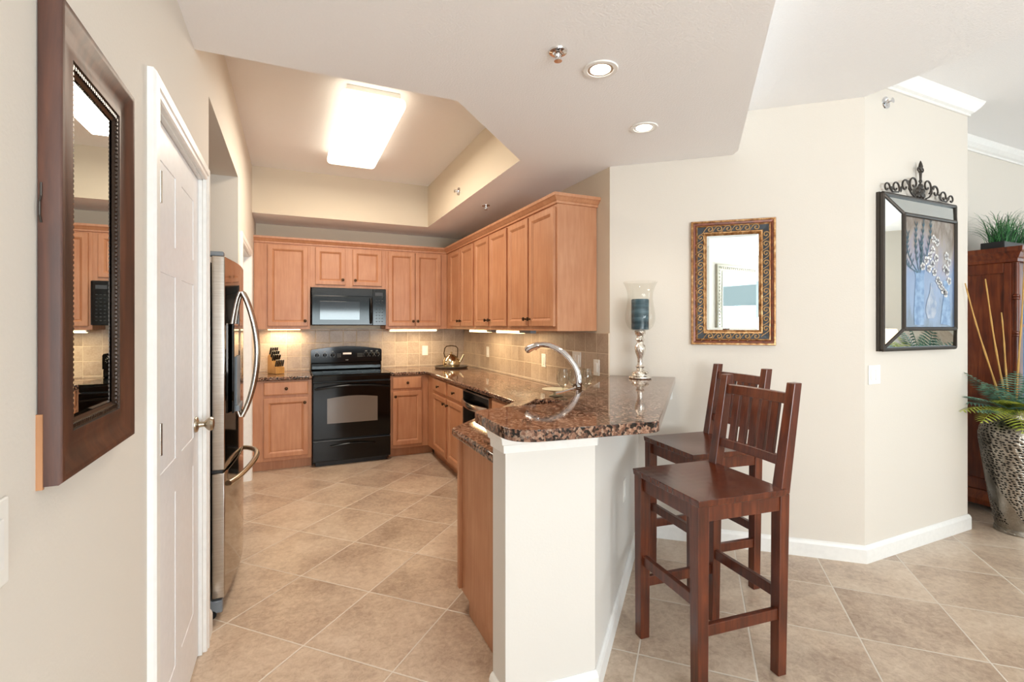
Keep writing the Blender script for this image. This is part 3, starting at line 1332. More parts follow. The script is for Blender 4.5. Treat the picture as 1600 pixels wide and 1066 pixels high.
# downlights and sprinklers
def downlight(label, x, y):
    d = thing('recessed_downlight', label, 'ceiling light', (x, y, LOW), 0, None)
    m_ = MB()
    vs = []
    pr = [(.075, -.0005), (.072, -.006), (.056, -.006), (.05, .0)]
    m_.lathe(pr, 32, capb=False, capt=False)
    m_.build('trim_ring', 'trim_white', d, smooth=True)
    m_ = MB()
    m_.lathe([(.055, -.004), (.045, -.0035), (.03, -.003), (.001, -.003)], 32, capb=False, capt=True)
    m_.build('reflector', 'chrome', d, smooth=True)
    m_ = MB()
    m_.lathe([(.043, -.0045), (.028, -.009), (.002, -.011)], 20, capb=True)
    m_.build('bulb', 'lamp_glow', d, smooth=True)
    s = bpy.data.lights.new('downlight_lamp', 'SPOT')
    s.energy = 14
    s.spot_size = radians(110)
    s.spot_blend = .8
    s.color = (1, .9, .75)
    s.shadow_soft_size = .04
    o_ = bpy.data.objects.new('downlight_lamp', s)
    COL.objects.link(o_)
    o_.location = (x, y, LOW - .03)


downlight('recessed downlight nearer the camera, beside the chrome sprinkler', 1.193, 1.721)
downlight('recessed downlight farther over the bar', 1.761, 2.128)


def sprinkler(label, loc, rot=None):
    s = thing('fire_sprinkler', label, 'sprinkler', loc)
    if rot:
        s.rotation_euler = rot
    m_ = MB()
    m_.lathe([(.038, 0), (.036, -.006), (.022, -.009), (.014, -.002)], 24, capb=False, capt=True)
    m_.build('escutcheon', 'chrome', s, smooth=True)
    m_ = MB()
    m_.lathe([(.009, 0), (.009, -.016), (.006, -.02), (.005, -.03)], 12)
    m_.tube([(-.009, 0, -.015), (-.012, 0, -.026), (-.003, 0, -.038)], .002, 6)
    m_.tube([(.009, 0, -.015), (.012, 0, -.026), (.003, 0, -.038)], .002, 6)
    m_.lathe([(.004, -.036), (.016, -.038), (.016, -.040), (.003, -.041)], 16)
    m_.build('sprinkler_head', 'chrome', s, smooth=True)


sprinkler('chrome ceiling sprinkler in front of the nearer downlight', (.962, 1.678, LOW))
sprinkler('small ceiling sprinkler above the right wall cabinets', (1.60, 4.10, LOW))
sprinkler('sidewall sprinkler in the tray edge', (1.37, 4.18, 2.62), (0, pi / 2, 0))
sprinkler('chrome sidewall sprinkler on the picture wall near the crown', (3.312, YW, 2.775), (-pi / 2, 0, 0))


# ------------------------------------------------------------------ outlets
def plate(label, loc, rz, w=.072, h=.115, kind='outlet', cat='outlet', group=None):
    p = thing('outlet_plate' if kind == 'outlet' else 'switch_plate', label, cat, loc, rz, group)
    m_ = MB()
    m_.box(-w / 2, w / 2, -.005, 0, -h / 2, h / 2)
    m_.build('plate', 'plastic_white', p, bevel=.003)
    n = max(1, round(w / .075))
    for i in range(n):
        x = (i - (n - 1) / 2) * .046
        m_ = MB()
        if kind == 'outlet':
            m_.box(x - .017, x + .017, -.0085, -.004, -.034, .034)
            m_.build('receptacle', 'trim_white', p, bevel=.003)
        else:
            m_.box(x - .016, x + .016, -.0085, -.004, -.033, .033)
            m_.build('rocker_switch', 'trim_white', p, bevel=.002)
    return p


plate('white outlet on the tiles right of the range', (1.479, BY - .01, 1.107), 0)
plate('white outlet on the right tiles, farthest, beneath the lit cabinets', (RX - .01, 5.00, 1.12), RZ)
plate('narrow white switch plate on the tiles left of the faucet arch', (RX - .01, 3.69, 1.11), RZ, kind='switch', cat='switch')
plate('double white switch plate on the tiles behind the faucet', (RX - .01, 3.16, 1.155), RZ, w=.118, kind='switch', cat='switch')
plate('white outlet on the tiles nearest the end of the kitchen wall', (RX - .01, 2.895, 1.112), RZ)
plate('white double light switch below the framed flower picture', (3.19, YW, 1.115), 0, w=.118, kind='switch', cat='switch')
plate('white light switch on the left wall at the photo edge', (LX, .835, 1.125), pi / 2, kind='switch', cat='switch')
plate('white outlet low on the half wall behind the stools', (1.62, 2.12, .53), pi / 4)
dx, dy = (DB[0] - DA[0]), (DB[1] - DA[1])
L_ = sqrt(dx * dx + dy * dy)
ux, uy = dx / L_, dy / L_


def onD(s_, off=0):
    return (DA[0] + ux * s_ + uy * off, DA[1] + uy * s_ - ux * off)


p_ = onD(.385)
plate('small white plate on the angled wall just under the bar end', (p_[0], p_[1], .955), DANG, .045, .06)  # small white bracket-like piece, built with the outlet plate shape


# ------------------------------------------------------------------ stools
def post(m_, x, y, z0, z1, w0, w1, dx_=0, dy_=0):
    """tapered square post from base centre to shifted top centre"""
    a, b = w0 / 2, w1 / 2
    m_.add([(x - a, y - a, z0), (x + a, y - a, z0), (x + a, y + a, z0), (x - a, y + a, z0),
            (x + dx_ - b, y + dy_ - b, z1), (x + dx_ + b, y + dy_ - b, z1), (x + dx_ + b, y + dy_ + b, z1), (x + dx_ - b, y + dy_ + b, z1)],
           [(0, 3, 2, 1), (4, 5, 6, 7), (0, 1, 5, 4), (1, 2, 6, 5), (2, 3, 7, 6), (3, 0, 4, 7)])


def make_stool():
    s = thing('bar_stool', 'nearer dark reddish wooden bar stool with slatted back', 'bar stool', (1.625, 1.555, 0), radians(-6), 'bar stools at the granite bar')
    # seat faces -x (bar), back on +x
    X0, X1, Y0, Y1 = -.195, .195, -.185, .185
    m_ = MB()
    # slightly dished seat
    n = 10
    xa, xb, ya, yb = -.225, .205, -.225, .225
    vs, fs = [], []
    for i in range(n + 1):
        for j_ in range(n + 1):
            u, v = i / n, j_ / n
            x = xa + (xb - xa) * u
            y = ya + (yb - ya) * v
            dish = .010 * sin(pi * min(1, u * 1.0)) * sin(pi * v)
            vs.append((x, y, .755 - dish))
    for i in range(n):
        for j_ in range(n):
            a = i * (n + 1) + j_
            fs.append((a, a + n + 1, a + n + 2, a + 1))
    o_ = len(vs)
    ring = [i * (n + 1) for i in range(n + 1)] + [n * (n + 1) + j_ for j_ in range(1, n + 1)] + [i * (n + 1) + n for i in range(n - 1, -1, -1)] + [j_ for j_ in range(n - 1, 0, -1)]
    for r_ in ring:
        x, y, z = vs[r_]
        vs.append((x * .985, y * .985, .728))
    R_ = len(ring)
    for k_ in range(R_):
        fs.append((ring[k_], ring[(k_ + 1) % R_], o_ + (k_ + 1) % R_, o_ + k_))
    fs.append(tuple(o_ + k_ for k_ in range(R_)))
    m_.add(vs, fs)
    seat = m_.build('seat', 'stool_seat', s, bevel=.003)
    # front legs
    for sy in (-1, 1):
        m_ = MB()
        post(m_, X0, sy * .19, 0, .73, .046, .052, 0, 0)
        m_.build('leg', 'stool_wood', s, bevel=.003)
    for sy in (-1, 1):
        m_ = MB()
        y = sy * .187
        post(m_, X1, y, 0, .73, .042, .048, .012, 0)
        post(m_, X1 + .012, y, .73, 1.175, .048, .040, .074, 0)
        m_.build('rear_leg', 'stool_wood', s, bevel=.003)
    # aprons
    m_ = MB()
    m_.box(X0 + .02, X1 - .01, -.205, -.185, .665, .728)
    m_.box(X0 + .02, X1 - .01, .185, .205, .665, .728)
    m_.box(X0 - .012, X0 + .01, -.17, .17, .665, .728)
    m_.box(X1 - .005, X1 + .018, -.17, .17, .665, .728)
    m_.build('apron', 'stool_wood', s, bevel=.002)
    # stretchers
    for a in (-1, 1):
        m_ = MB()
        y = a * .19
        m_.box(X0 + .018, X1 - .015, y - .011, y + .011, .225, .27)
        m_.build('stretcher', 'stool_wood', s, bevel=.003)
    m_ = MB()
    m_.box(X0 - .012, X0 + .012, -.17, .17, .33, .375)
    m_.build('footrest', 'stool_wood', s, bevel=.003)
    m_ = MB()
    m_.box(X1 - .008, X1 + .014, -.17, .17, .30, .345)
    m_.build('stretcher', 'stool_wood', s, bevel=.003)

    # back: rails and slats leaning with the posts
    def lx(z):
        return X1 + .012 + .074 * (z - .73) / .445
    for (z0, z1) in ((1.085, 1.13), (.835, .875)):
        m_ = MB()
        n = 8
        vs = []
        for i in range(n + 1):
            y = -.168 + .336 * i / n
            c_ = .012 * sin(pi * i / n)
            for z in (z0, z1):
                vs += [(lx(z) + c_ - .011, y, z), (lx(z) + c_ + .011, y, z)]
        fs = []
        for i in range(n):
            a = i * 4
            fs += [(a, a + 4, a + 6, a + 2), (a + 1, a + 3, a + 7, a + 5), (a, a + 1, a + 5, a + 4), (a + 2, a + 6, a + 7, a + 3)]
        fs += [(0, 2, 3, 1), (n * 4, n * 4 + 1, n * 4 + 3, n * 4 + 2)]
        m_.add(vs, fs)
        m_.build('back_rail', 'stool_wood', s, bevel=.003)
    for i in range(5):
        y = -.108 + .054 * i
        m_ = MB()
        c_ = .012 * sin(pi * (y + .168) / .336)
        w = .018
        z0, z1 = .87, 1.09
        m_.add([(lx(z) + c_ + dx2, y + dy2, z) for z in (z0, z1) for dx2, dy2 in ((-.009, -w), (.009, -w), (.009, w), (-.009, w))],
               [(0, 3, 2, 1), (4, 5, 6, 7), (0, 1, 5, 4), (1, 2, 6, 5), (2, 3, 7, 6), (3, 0, 4, 7)])
        m_.build('back_slat', 'stool_wood', s, bevel=.002)
    return s


st1 = make_stool()
st2 = copy_tree(st1)
st2['label'] = 'farther dark wooden bar stool, partly hidden, close to the angled wall'
st2.location = (2.095, 2.05, 0)
st2.rotation_euler.z = radians(-7)

# ------------------------------------------------------------------ big leaning mirror on the left wall
bm_ = thing('wall_mirror', 'dark brown wood framed mirror on the left wall near the camera', 'mirror', (LX, .959, 0), pi / 2)
m = MB()
Z0, Z1, WX = 1.166, 1.919, .379
prof = [(0, -.002), (0, -.026), (.003, -.030), (.008, -.031), (.014, -.029), (.028, -.021), (.046, -.017), (.062, -.020), (.070, -.021)]
m.rings(0, WX, Z0, Z1, prof, False, [0] * 8)
m.box(0.004, WX - .004, -.006, 0, Z0 + .004, Z1 - .004)
fo = m.build('frame', 'mirror_wood', bm_, smooth=True)
m = MB()
m.rings(0, WX, Z0, Z1, [(.070, -.021), (.072, -.017), (.082, -.015), (.088, -.012)], False)
m.build('inner_lip', 'bead_dark', bm_)
m = MB()
zz = Z0 + .077
r_ = .003
while zz < Z1 - .076:
    for x in (.077, WX - .077):
        m.box(x - r_, x + r_, -.019, -.014, zz - .0024, zz + .0024)
    zz += .0085
xx = .08
while xx < WX - .078:
    for z in (Z0 + .077, Z1 - .077):
        m.box(xx - .0024, xx + .0024, -.019, -.014, z - r_, z + r_)
    xx += .0085
m.build('beading', 'bead_dark', bm_)
m = MB()
m.rings(.086, WX - .086, Z0 + .080, Z1 - .080, [(0, -.010), (.014, -.0118)], True)
m.build('mirror_glass', 'mirror', bm_)
m = MB()
m.box(-.002, .004, -.008, .0, Z0 - .004, Z0 + .11)
m.build('backing_strip', 'raw_wood', bm_)
m = MB()
m.tube([(-.001, -.006, Z0 + .40), (-.006, -.006, Z0 + .41), (-.006, -.006, Z0 + .43), (-.001, -.006, Z0 + .44), (-.001, -.006, Z0 + .46)], .0015, 8)
m.build('hanging_hook', 'iron', bm_)

# ------------------------------------------------------------------ scroll framed mirror on the angled wall
q1 = onD(.5225)
gm = thing('wall_mirror', 'rectangular mirror in a bronze frame with black wave scrolls', 'mirror', (q1[0], q1[1], 0), DANG)
WX, Z0, Z1 = .494, 1.287, 2.083
m = MB()
prof = [(0, 0), (0, -.022), (.004, -.028), (.010, -.028), (.014, -.024), (.026, -.022), (.032, -.026), (.036, -.027), (.040, -.022), (.072, -.020), (.076, -.025), (.082, -.025), (.092, -.016), (.096, -.010)]
mats = [0, 0, 0, 0, 1, 1, 0, 0, 2, 0, 0, 0, 0]
m.rings(0, WX, Z0, Z1, prof, False, mats)
m.back(0, WX, Z0, Z1, -.001)
m.build('frame', ['antique_gold', 'frame_brown', 'frame_black'], gm)
m = MB()


def scroll(m_, fn, size):
    """a running-wave scroll: S stroke plus spiral"""
    pts = []
    for i in range(26):
        t_ = i / 25
        a = radians(200 - 500 * t_)
        rr = size * (.50 - .42 * t_)
        pts.append((rr * cos(a), rr * sin(a)))
    pts = [(-size * 1.1, -size * .62), (-size * .85, -size * .42), (-size * .62, -size * .05)] + pts[3:]
    m_.tube([fn(*p) for p in pts], [.0018 + .0022 * min(1, (i + 1) / 8) for i in range(len(pts))], 6)


ins = .056
y_ = -.024
nv, nh = 11, 6
for i in range(nv):
    z = Z0 + .075 + (Z1 - Z0 - .15) * (i + .5) / nv
    for x, sg in ((ins, 1), (WX - ins, 1)):
        scroll(m, lambda a, b, x=x, z=z: (x + b, y_, z + a), .047)
for i in range(nh):
    x = .085 + (WX - .17) * (i + .5) / nh
    for z in (Z0 + ins, Z1 - ins):
        scroll(m, lambda a, b, x=x, z=z: (x + a, y_, z + b), .047)
m.build('scroll_ornament', 'scroll_gold', gm, smooth=True)
m = MB()
m.rings(.094, WX - .094, Z0 + .094, Z1 - .094, [(0, -.009), (.016, -.0105)], True)
m.build('mirror_glass', 'mirror', gm)

# silver frame mirror on the left wall behind the camera (shows up in the scroll mirror)
sm = thing('wall_mirror', 'ornate silver framed mirror seen only as a reflection', 'mirror', (LX, -2.95, 0), pi / 2)
m = MB()
prof = [(0, 0), (0, -.03), (.01, -.04), (.04, -.045), (.06, -.03), (.09, -.035), (.11, -.05), (.125, -.045), (.135, -.02)]
m.rings(0, 1.38, .75, 2.37, prof, False)
m.build('frame', 'silver_leaf', sm, smooth=True)
m = MB()
for i in range(26):
    for z in (.80, 2.32):
        x = .05 + 1.28 * i / 25
        m.lathe([(.022, -.006), (.016, .004), (.004, .010)], 8, M4=Matrix.Translation((x, -.045, z)) @ Matrix.Rotation(pi / 2, 4, 'X'))
for i in range(30):
    for x in (.05, 1.33):
        z = .80 + 1.52 * i / 29
        m.lathe([(.022, -.006), (.016, .004), (.004, .010)], 8, M4=Matrix.Translation((x, -.045, z)) @ Matrix.Rotation(pi / 2, 4, 'X'))
m.build('frame_ornament', 'silver_leaf', sm, smooth=True)
m = MB()
m.rings(.13, 1.25, .88, 2.24, [(0, -.018), (.02, -.021)], True)
m.build('mirror_glass', 'mirror', sm)

# ------------------------------------------------------------------ framed flower picture with mirrored border
pa = thing('framed_picture', 'flower still life in a dark iron frame with mirrored border and scrolled top', 'picture', (3.21, YW, 0))
PW, PZ0, PZ1 = .835, 1.255, 2.215
m = MB()
oy = -.03
# outer and inner iron bars
def bar_rect(m_, x0, x1, z0, z1, y, r):
    for a, b in (((x0, z0), (x1, z0)), ((x1, z0), (x1, z1)), ((x1, z1), (x0, z1)), ((x0, z1), (x0, z0))):
        m_.tube([(a[0], y, a[1]), (b[0], y, b[1])], r, 8)


bar_rect(m, .012, PW - .012, PZ0 + .012, PZ1 - .012, oy, .014)
m.box(.0, PW, -.02, -.001, PZ0, PZ1)
m.build('outer_frame', 'iron', pa)
ix0, ix1, iz0, iz1, iy = .125, PW - .130, PZ0 + .135, PZ1 - .135, -.085
m = MB()
bar_rect(m, ix0, ix1, iz0, iz1, iy, .012)
for a, b in (((.012, PZ0 + .012), (ix0, iz0)), ((PW - .012, PZ0 + .012), (ix1, iz0)), ((PW - .012, PZ1 - .012), (ix1, iz1)), ((.012, PZ1 - .012), (ix0, iz1))):
    m.tube([(a[0], oy, a[1]), (b[0], iy, b[1])], .010, 8)
m.box(ix0, ix1, iy + .006, -.02, iz0, iz1)
m.build('inner_frame', 'iron', pa)
m = MB()
A = [(.012, oy, PZ0 + .012), (PW - .012, oy, PZ0 + .012), (PW - .012, oy, PZ1 - .012), (.012, oy, PZ1 - .012)]
B = [(ix0, iy, iz0), (ix1, iy, iz0), (ix1, iy, iz1), (ix0, iy, iz1)]
m.add(A + B, [(i, (i + 1) % 4, 4 + (i + 1) % 4, 4 + i) for i in range(4)])
m.build('mirror_border', 'mirror', pa)
# the painting itself, plain flowers and vases laid on as thin paint
m = MB()
cw, chh = ix1 - ix0 - .01, iz1 - iz0 - .01
m.add([(0, 0, 0), (cw, 0, 0), (cw, 0, chh), (0, 0, chh)], [(0, 1, 2, 3)])


def blob(cx, cz, rx, rz, mi, y=-.0012, n=14, w=.12):
    m.mat(mi)
    m.add([(cx + rx * (1 + w * random.uniform(-1, 1)) * cos(2 * pi * i / n), y, cz + rz * (1 + w * random.uniform(-1, 1)) * sin(2 * pi * i / n)) for i in range(n)], [tuple(range(n))])
    m.mat(0)


def strip(p, w, mi, y=-.0012):
    m.mat(mi)
    n = len(p)
    vs = []
    for i, (x, z) in enumerate(p):
        ww = w[i] if isinstance(w, (list, tuple)) else w
        x2, z2 = p[min(i + 1, n - 1)]
        x1, z1 = p[max(i - 1, 0)]
        d = Vector((x2 - x1, z2 - z1))
        d.normalize()
        vs += [(x - d.y * ww, y, z + d.x * ww), (x + d.y * ww, y, z - d.x * ww)]
    m.add(vs, [(2 * i, 2 * i + 1, 2 * i + 3, 2 * i + 2) for i in range(n - 1)])
    m.mat(0)


# vases
strip([(.16, .02), (.16, .10), (.165, .22), (.17, .32), (.165, .36)], [.05, .055, .05, .045, .06], 3)
strip([(.29, .06), (.29, .10), (.30, .16), (.30, .22), (.30, .28)], [.035, .06, .055, .02, .012], 5, -.0014)
strip([(.46, .02), (.47, .12), (.47, .22), (.475, .30)], [.06, .05, .03, .04], 3)
# leafy stems
for (bx_, bz, tx, tz, cv) in ((.15, .34, .04, .56, -.05), (.16, .34, .13, .62, -.02), (.17, .35, .21, .66, .0), (.18, .36, .29, .66, .03), (.14, .34, .02, .44, -.06), (.17, .34, .17, .52, .02)):
    p = [(bx_ + (tx - bx_) * u / 8 + cv * sin(pi * u / 8), bz + (tz - bz) * u / 8) for u in range(9)]
    strip(p, .0035, 2, -.0018)
    for u in range(2, 9):
        for sg in (-1, 1):
            x, z = p[u]
            strip([(x, z), (x + sg * .010, z + .016), (x + sg * .017, z + .034)], [.001, .0042, .0006], 2, -.002)
# white flowers cascade
for (x, z) in ((.20, .38), (.24, .42), (.28, .45), (.31, .49), (.27, .37), (.31, .40), (.33, .35), (.35, .44), (.37, .30), (.40, .27), (.43, .24), (.46, .22), (.45, .38), (.48, .36), (.50, .42), (.47, .46), (.50, .30), (.36, .54), (.32, .56)):
    for k_ in range(5):
        a = 2 * pi * k_ / 5 + x * 9
        blob(x + .014 * cos(a), z + .014 * sin(a), .012, .013, 1, -.0022)
    blob(x, z, .005, .005, 4, -.0026, 8)
pic = m.build('painting', ['canvas', 'paint_white', 'paint_teal', 'paint_blue', 'paint_pink', 'paint_pale'], pa, loc=(ix0 + .005, iy + .003, iz0 + .005))
# scrolled iron crest
m = MB()
cx = PW / 2
zt = PZ1


def spiral(cx_, cz, r0, r1, a0, a1, n=22):
    return [(cx_ + (r0 + (r1 - r0) * i / n) * cos(radians(a0 + (a1 - a0) * i / n)), -.03, cz + (r0 + (r1 - r0) * i / n) * sin(radians(a0 + (a1 - a0) * i / n))) for i in range(n + 1)]


for sg in (-1, 1):
    def mir(pts):
        return [(cx + sg * (p[0]), p[1], p[2]) for p in pts]
    m.tube(mir(spiral(.075, zt + .085, .05, .012, -60, 330)), .0055, 8)
    m.tube(mir(spiral(.17, zt + .06, .048, .012, 200, -170)), .0055, 8)
    m.tube(mir([(.06, -.03, zt + .005), (.10, -.03, zt + .02), (.13, -.03, zt + .05), (.125, -.03, zt + .07)]), .005, 8)
    m.tube(mir(spiral(.27, zt + .04, .04, .01, 200, -160)), .005, 8)
    m.tube(mir(spiral(.36, zt + .03, .032, .01, 180, -150)), .005, 8)
    m.tube(mir([(.21, -.03, zt + .05), (.24, -.03, zt + .015), (.30, -.03, zt + .01), (.33, -.03, zt + .03)]), .005, 8)
    m.tube(mir(spiral(.018, zt + .185, .016, .006, -90, 200, 12)), .004, 8)
    for (x, z) in ((.22, zt + .03), (.31, zt + .03), (.145, zt + .085)):
        n = 7
        m.add([(cx + sg * x + (.020 if i % 2 else .011) * cos(2 * pi * i / n), -.034, z + (.020 if i % 2 else .011) * sin(2 * pi * i / n)) for i in range(n)] + [(cx + sg * x, -.024, z)], [tuple(range(n))] + [(i, (i + 1) % n, n) for i in range(n)])
for (x, z, r_) in ((0, zt + .03, .03), (-.025, zt + .05, .022), (.025, zt + .05, .022), (0, zt + .075, .024), (-.03, zt + .02, .02), (.03, zt + .02, .02), (0, zt + .11, .015)):
    m.lathe([(r_ * .3, -r_ * .5), (r_, 0), (r_ * .7, r_ * .45), (r_ * .15, r_ * .6)], 10, M4=Matrix.Translation((cx + x, -.028, z)) @ Matrix.Rotation(pi / 2, 4, 'X'))
m.lathe([(.006, 0), (.008, .05), (.014, .055), (.006, .065), (.013, .085), (.009, .105), (.002, .125)], 12, M4=Matrix.Translation((cx, -.03, zt + .115)))
m.build('scroll_crest', 'iron', pa, smooth=True)

# ------------------------------------------------------------------ candle holder on the bar
cb = (2.044, 2.507)
ch = thing('candle_holder', 'silver mercury glass candlestick with a clear hurricane shade on the bar', 'candle holder', (cb[0], cb[1], 1.0702))
m = MB()
m.lathe([(.066, 0), (.072, .006), (.070, .014), (.054, .02), (.050, .03), (.056, .036), (.048, .046), (.026, .054), (.020, .064), (.026, .07), (.029, .078), (.018, .088), (.016, .12), (.021, .14), (.030, .165),
         (.035, .19), (.033, .21), (.022, .222), (.020, .236), (.026, .244), (.030, .25), (.022, .262), (.022, .272), (.034, .286), (.036, .305), (.030, .309)], 32)
m.build('stem', 'mercury_glass', ch, smooth=True)
m = MB()
m.lathe([(.034, .306), (.060, .313), (.080, .335), (.093, .37), (.094, .41), (.086, .46), (.078, .51), (.080, .55), (.092, .59), (.110, .622)], 40, capb=False, capt=False)
m.build('hurricane_shade', 'clear_glass', ch, smooth=True)
cn = MB()
cn.lathe([(.050, 0), (.055, .004), (.056, .19), (.052, .197), (.03, .19), (.003, .188)], 32)
cn.tube([(0, 0, .188), (.002, 0, .2)], .0015, 6)
c_ = tag(cn.build('candle', 'candle_wax', smooth=True, loc=(cb[0], cb[1], 1.3835)), 'thick teal blue pillar candle inside the hurricane shade', 'candle')

# ------------------------------------------------------------------ faucet
fc = thing('kitchen_faucet', 'tall chrome gooseneck faucet behind the bar top', 'faucet', (1.535, 2.435, .9152), radians(135))
# local +x points over the sink
m = MB()
m.lathe([(.030, 0), (.030, .006), (.024, .012), (.021, .05), (.021, .085), (.017, .10)], 24)
m.build('base', 'chrome', fc, smooth=True)
m = MB()
path = [(0, .09), (0, .14), (.002, .19), (.010, .225), (.028, .262), (.055, .298), (.09, .332), (.13, .358), (.175, .376), (.215, .382), (.245, .378)]
pts = [(a, 0, b) for a, b in path]
m.tube(pts, [.020, .020, .020, .020, .0195, .019, .0185, .018, .017, .0165, .016], 20)
m.build('spout', 'chrome', fc, smooth=True)
m = MB()
m.tube([(.242, 0, .379), (.252, 0, .376), (.285, 0, .364), (.318, 0, .348), (.328, 0, .343)], [.0165, .0215, .0205, .023, .017], 18)
m.tube([(.262, 0, .356), (.268, 0, .348)], [.009, .007], 10)
m.build('spray_head', 'chrome', fc, smooth=True)
m = MB()
m.tube([(.0, .012, .135), (.014, .034, .138)], .019, 14)
m.tube([(.006, .03, .135), (.03, .036, .125), (.09, .04, .105), (.125, .043, .098)], [.009, .008, .007, .009], 10)
m.build('lever', 'chrome', fc, smooth=True)
sd = tag(MB().lathe([(.018, 0), (.018, .01), (.012, .014), (.012, .045), (.016, .05), (.016, .07), (.006, .075)], 18).build('soap_dispenser', 'chrome', smooth=True, loc=(1.36, 2.26, .9152)),
         'small chrome soap dispenser left of the faucet', 'dispenser')


# ------------------------------------------------------------------ dishes by the wall
def wine_glass(label, x, y, s=1.0):
    m_ = MB()
    m_.lathe([(.034 * s, 0), (.033 * s, .002), (.006, .006), (.004, .02), (.004, .075), (.012, .083), (.032 * s, .10), (.042 * s, .125), (.043 * s, .15), (.036 * s, .19), (.033 * s, .205)], 28, capt=False)
    return tag(m_.build('wine_glass', 'stem_glass', smooth=True, loc=(x, y, .9152)), label, 'glass', 'wine glasses by the kitchen wall')


wine_glass('clear stemmed wine glass left of the faucet column', 1.66, 2.83)
wine_glass('clear stemmed wine glass just behind the faucet column', 1.735, 2.80)
wine_glass('clear stemmed wine glass right of the faucet column', 1.82, 2.79)
m = MB()
m.lathe([(.045, 0), (.05, .004), (.02, .012), (.018, .030), (.05, .036), (.092, .044), (.098, .05), (.094, .051), (.05, .042), (.005, .040)], 40)
tag(m.build('cream_dish', 'cream_china', smooth=True, loc=(1.69, 2.98, .9152)), 'cream footed dish on the counter behind the faucet', 'dish')
# ------------------------------------------------------------------ kettle + tray
tr_ = MB()
tr_.lathe([(.13, 0), (.185, .004), (.195, .014), (.197, .022), (.19, .022), (.182, .012), (.005, .009)], 48)
tag(tr_.build('round_tray', 'pewter', smooth=True, loc=(1.70, 5.47, .9152)), 'round pewter tray under the kettle in the counter corner', 'tray')
kt = thing('kettle', 'polished steel kettle with arched handle on the round tray', 'kettle', (1.70, 5.47, .926), radians(-24))
m = MB()
m.lathe([(.085, 0), (.098, .008), (.103, .03), (.100, .065), (.085, .10), (.06, .125), (.048, .132)], 40)
m.build('body', 'gold_steel', kt, smooth=True)
m = MB()
m.lathe([(.05, .130), (.04, .142), (.012, .149), (.006, .155), (.006, .160), (.013, .166), (.013, .172), (.004, .178)], 24)
m.build('lid', 'gold_steel', kt, smooth=True)
m = MB()
m.tube([(.085, 0, .05), (.115, 0, .08), (.135, 0, .12), (.15, 0, .145)], [.02, .014, .011, .012], 14)
m.build('spout', 'gold_steel', kt, smooth=True)
m = MB()
pts = [(-.07, 0, .105), (-.085, 0, .16), (-.075, 0, .22), (-.055, 0, .242), (0, 0, .25), (.055, 0, .242), (.075, 0, .22), (.075, 0, .17), (.07, 0, .11)]
m.tube(pts, .006, 10)
m.build('handle', 'knob_bronze', kt, smooth=True)

# ------------------------------------------------------------------ knife block
kb = thing('knife_block', 'light wood knife block on the short counter', 'knife block', (-.165, 5.60, .9152), radians(-62))
m = MB()
m.prism_y([(-.055, 0), (.065, 0), (.065, .09), (-.02, .20), (-.055, .18)], -.045, .045)
m.build('block', 'knife_wood', kb, bevel=.004)
m = MB()
m.prism_y([(.0652, .002), (.12, .002), (.12, .07), (.0652, .085)], -.045, .045)
m.build('front_step', 'knife_wood', kb, bevel=.003)
kk = 0
for i in range(3):
    for j_ in range(4):
        base = Vector((-.035 + .028 * i, -.033 + .022 * j_, .185 - .028 * i))
        top = base + Vector((.035, 0, .085 - .008 * i))
        m_ = MB()
        m_.tube([base, base + (top - base) * .5, top], [.0075, .0085, .0075], 8, flat=1.3)
        m_.build('knife_handle', 'black_matte', kb, smooth=True)
for j_ in range(5):
    base = Vector((.092, -.036 + .018 * j_, .07))
    m_ = MB()
    m_.tube([base, base + Vector((.015, 0, .04)), base + Vector((.03, 0, .075))], [.006, .007, .006], 8, flat=1.3)
    m_.build('knife_handle', 'black_matte', kb, smooth=True)

# ------------------------------------------------------------------ tall dark cabinet at the right edge
ar = thing('armoire', 'tall dark reddish brown display cabinet behind the metal vase', 'cabinet', (4.80, 1.70, 0))
AW, AD = 1.2, .395
m = MB()
m.box(.02, AW - .02, .02, AD, .13, 1.90)
m.build('carcass', 'armoire_wood', ar, bevel=.003)
m = MB()
# panelled side facing the room end
m.box(.005, .02, .03, .07, .16, 1.874)
m.box(.005, .02, AD - .05, AD - .001, .16, 1.874)
m.box(.005, .02, .0705, AD - .0505, 1.80, 1.88)
m.box(.005, .02, .0705, AD - .0505, .16, .24)
m.build('side_frame', 'armoire_wood', ar, bevel=.003)
m = MB()
m.sweep([(AW, AD), (AW, 0), (0, 0), (0, AD)][::-1], [(-.02, 1.875), (.0, 1.875), (.012, 1.88), (.014, 1.90), (.022, 1.91), (.036, 1.94), (.05, 1.955), (.054, 1.985), (-.02, 1.985)])
m.box(0, AW, 0, AD, 1.90, 1.984)
m.build('cornice', 'armoire_wood', ar)
m = MB()
m.sweep([(0, AD), (0, 0), (AW, 0), (AW, AD)], [(-.02, .05), (.03, .05), (.034, .09), (.024, .11), (.012, .13), (.0, .15), (-.02, .15)])
m.build('plinth', 'armoire_wood', ar)
for (x, y) in ((.03, .02), (AW - .03, .02), (.03, AD - .05), (AW - .03, AD - .05)):
    m = MB()
    m.lathe([(.03, 0), (.045, .012), (.05, .03), (.035, .052)], 18, (x, y))
    m.build('bun_foot', 'armoire_wood', ar, smooth=True)
for x in (.03, AW - .03):
    m = MB()
    zs = [.16, .5, .9, 1.15, 1.45, 1.65, 1.87]
    m.lathe([(.016, .15), (.016, 1.875)], 14, (x, .008))
    for z in (.45, .75, 1.05, 1.35, 1.62):
        m.lathe([(.017, z - .02), (.023, z - .014), (.023, z - .004), (.018, z), (.023, z + .004), (.023, z + .014), (.017, z + .02)], 14, (x, .008), False, False)
    m.build('corner_post', 'armoire_wood', ar, smooth=True)
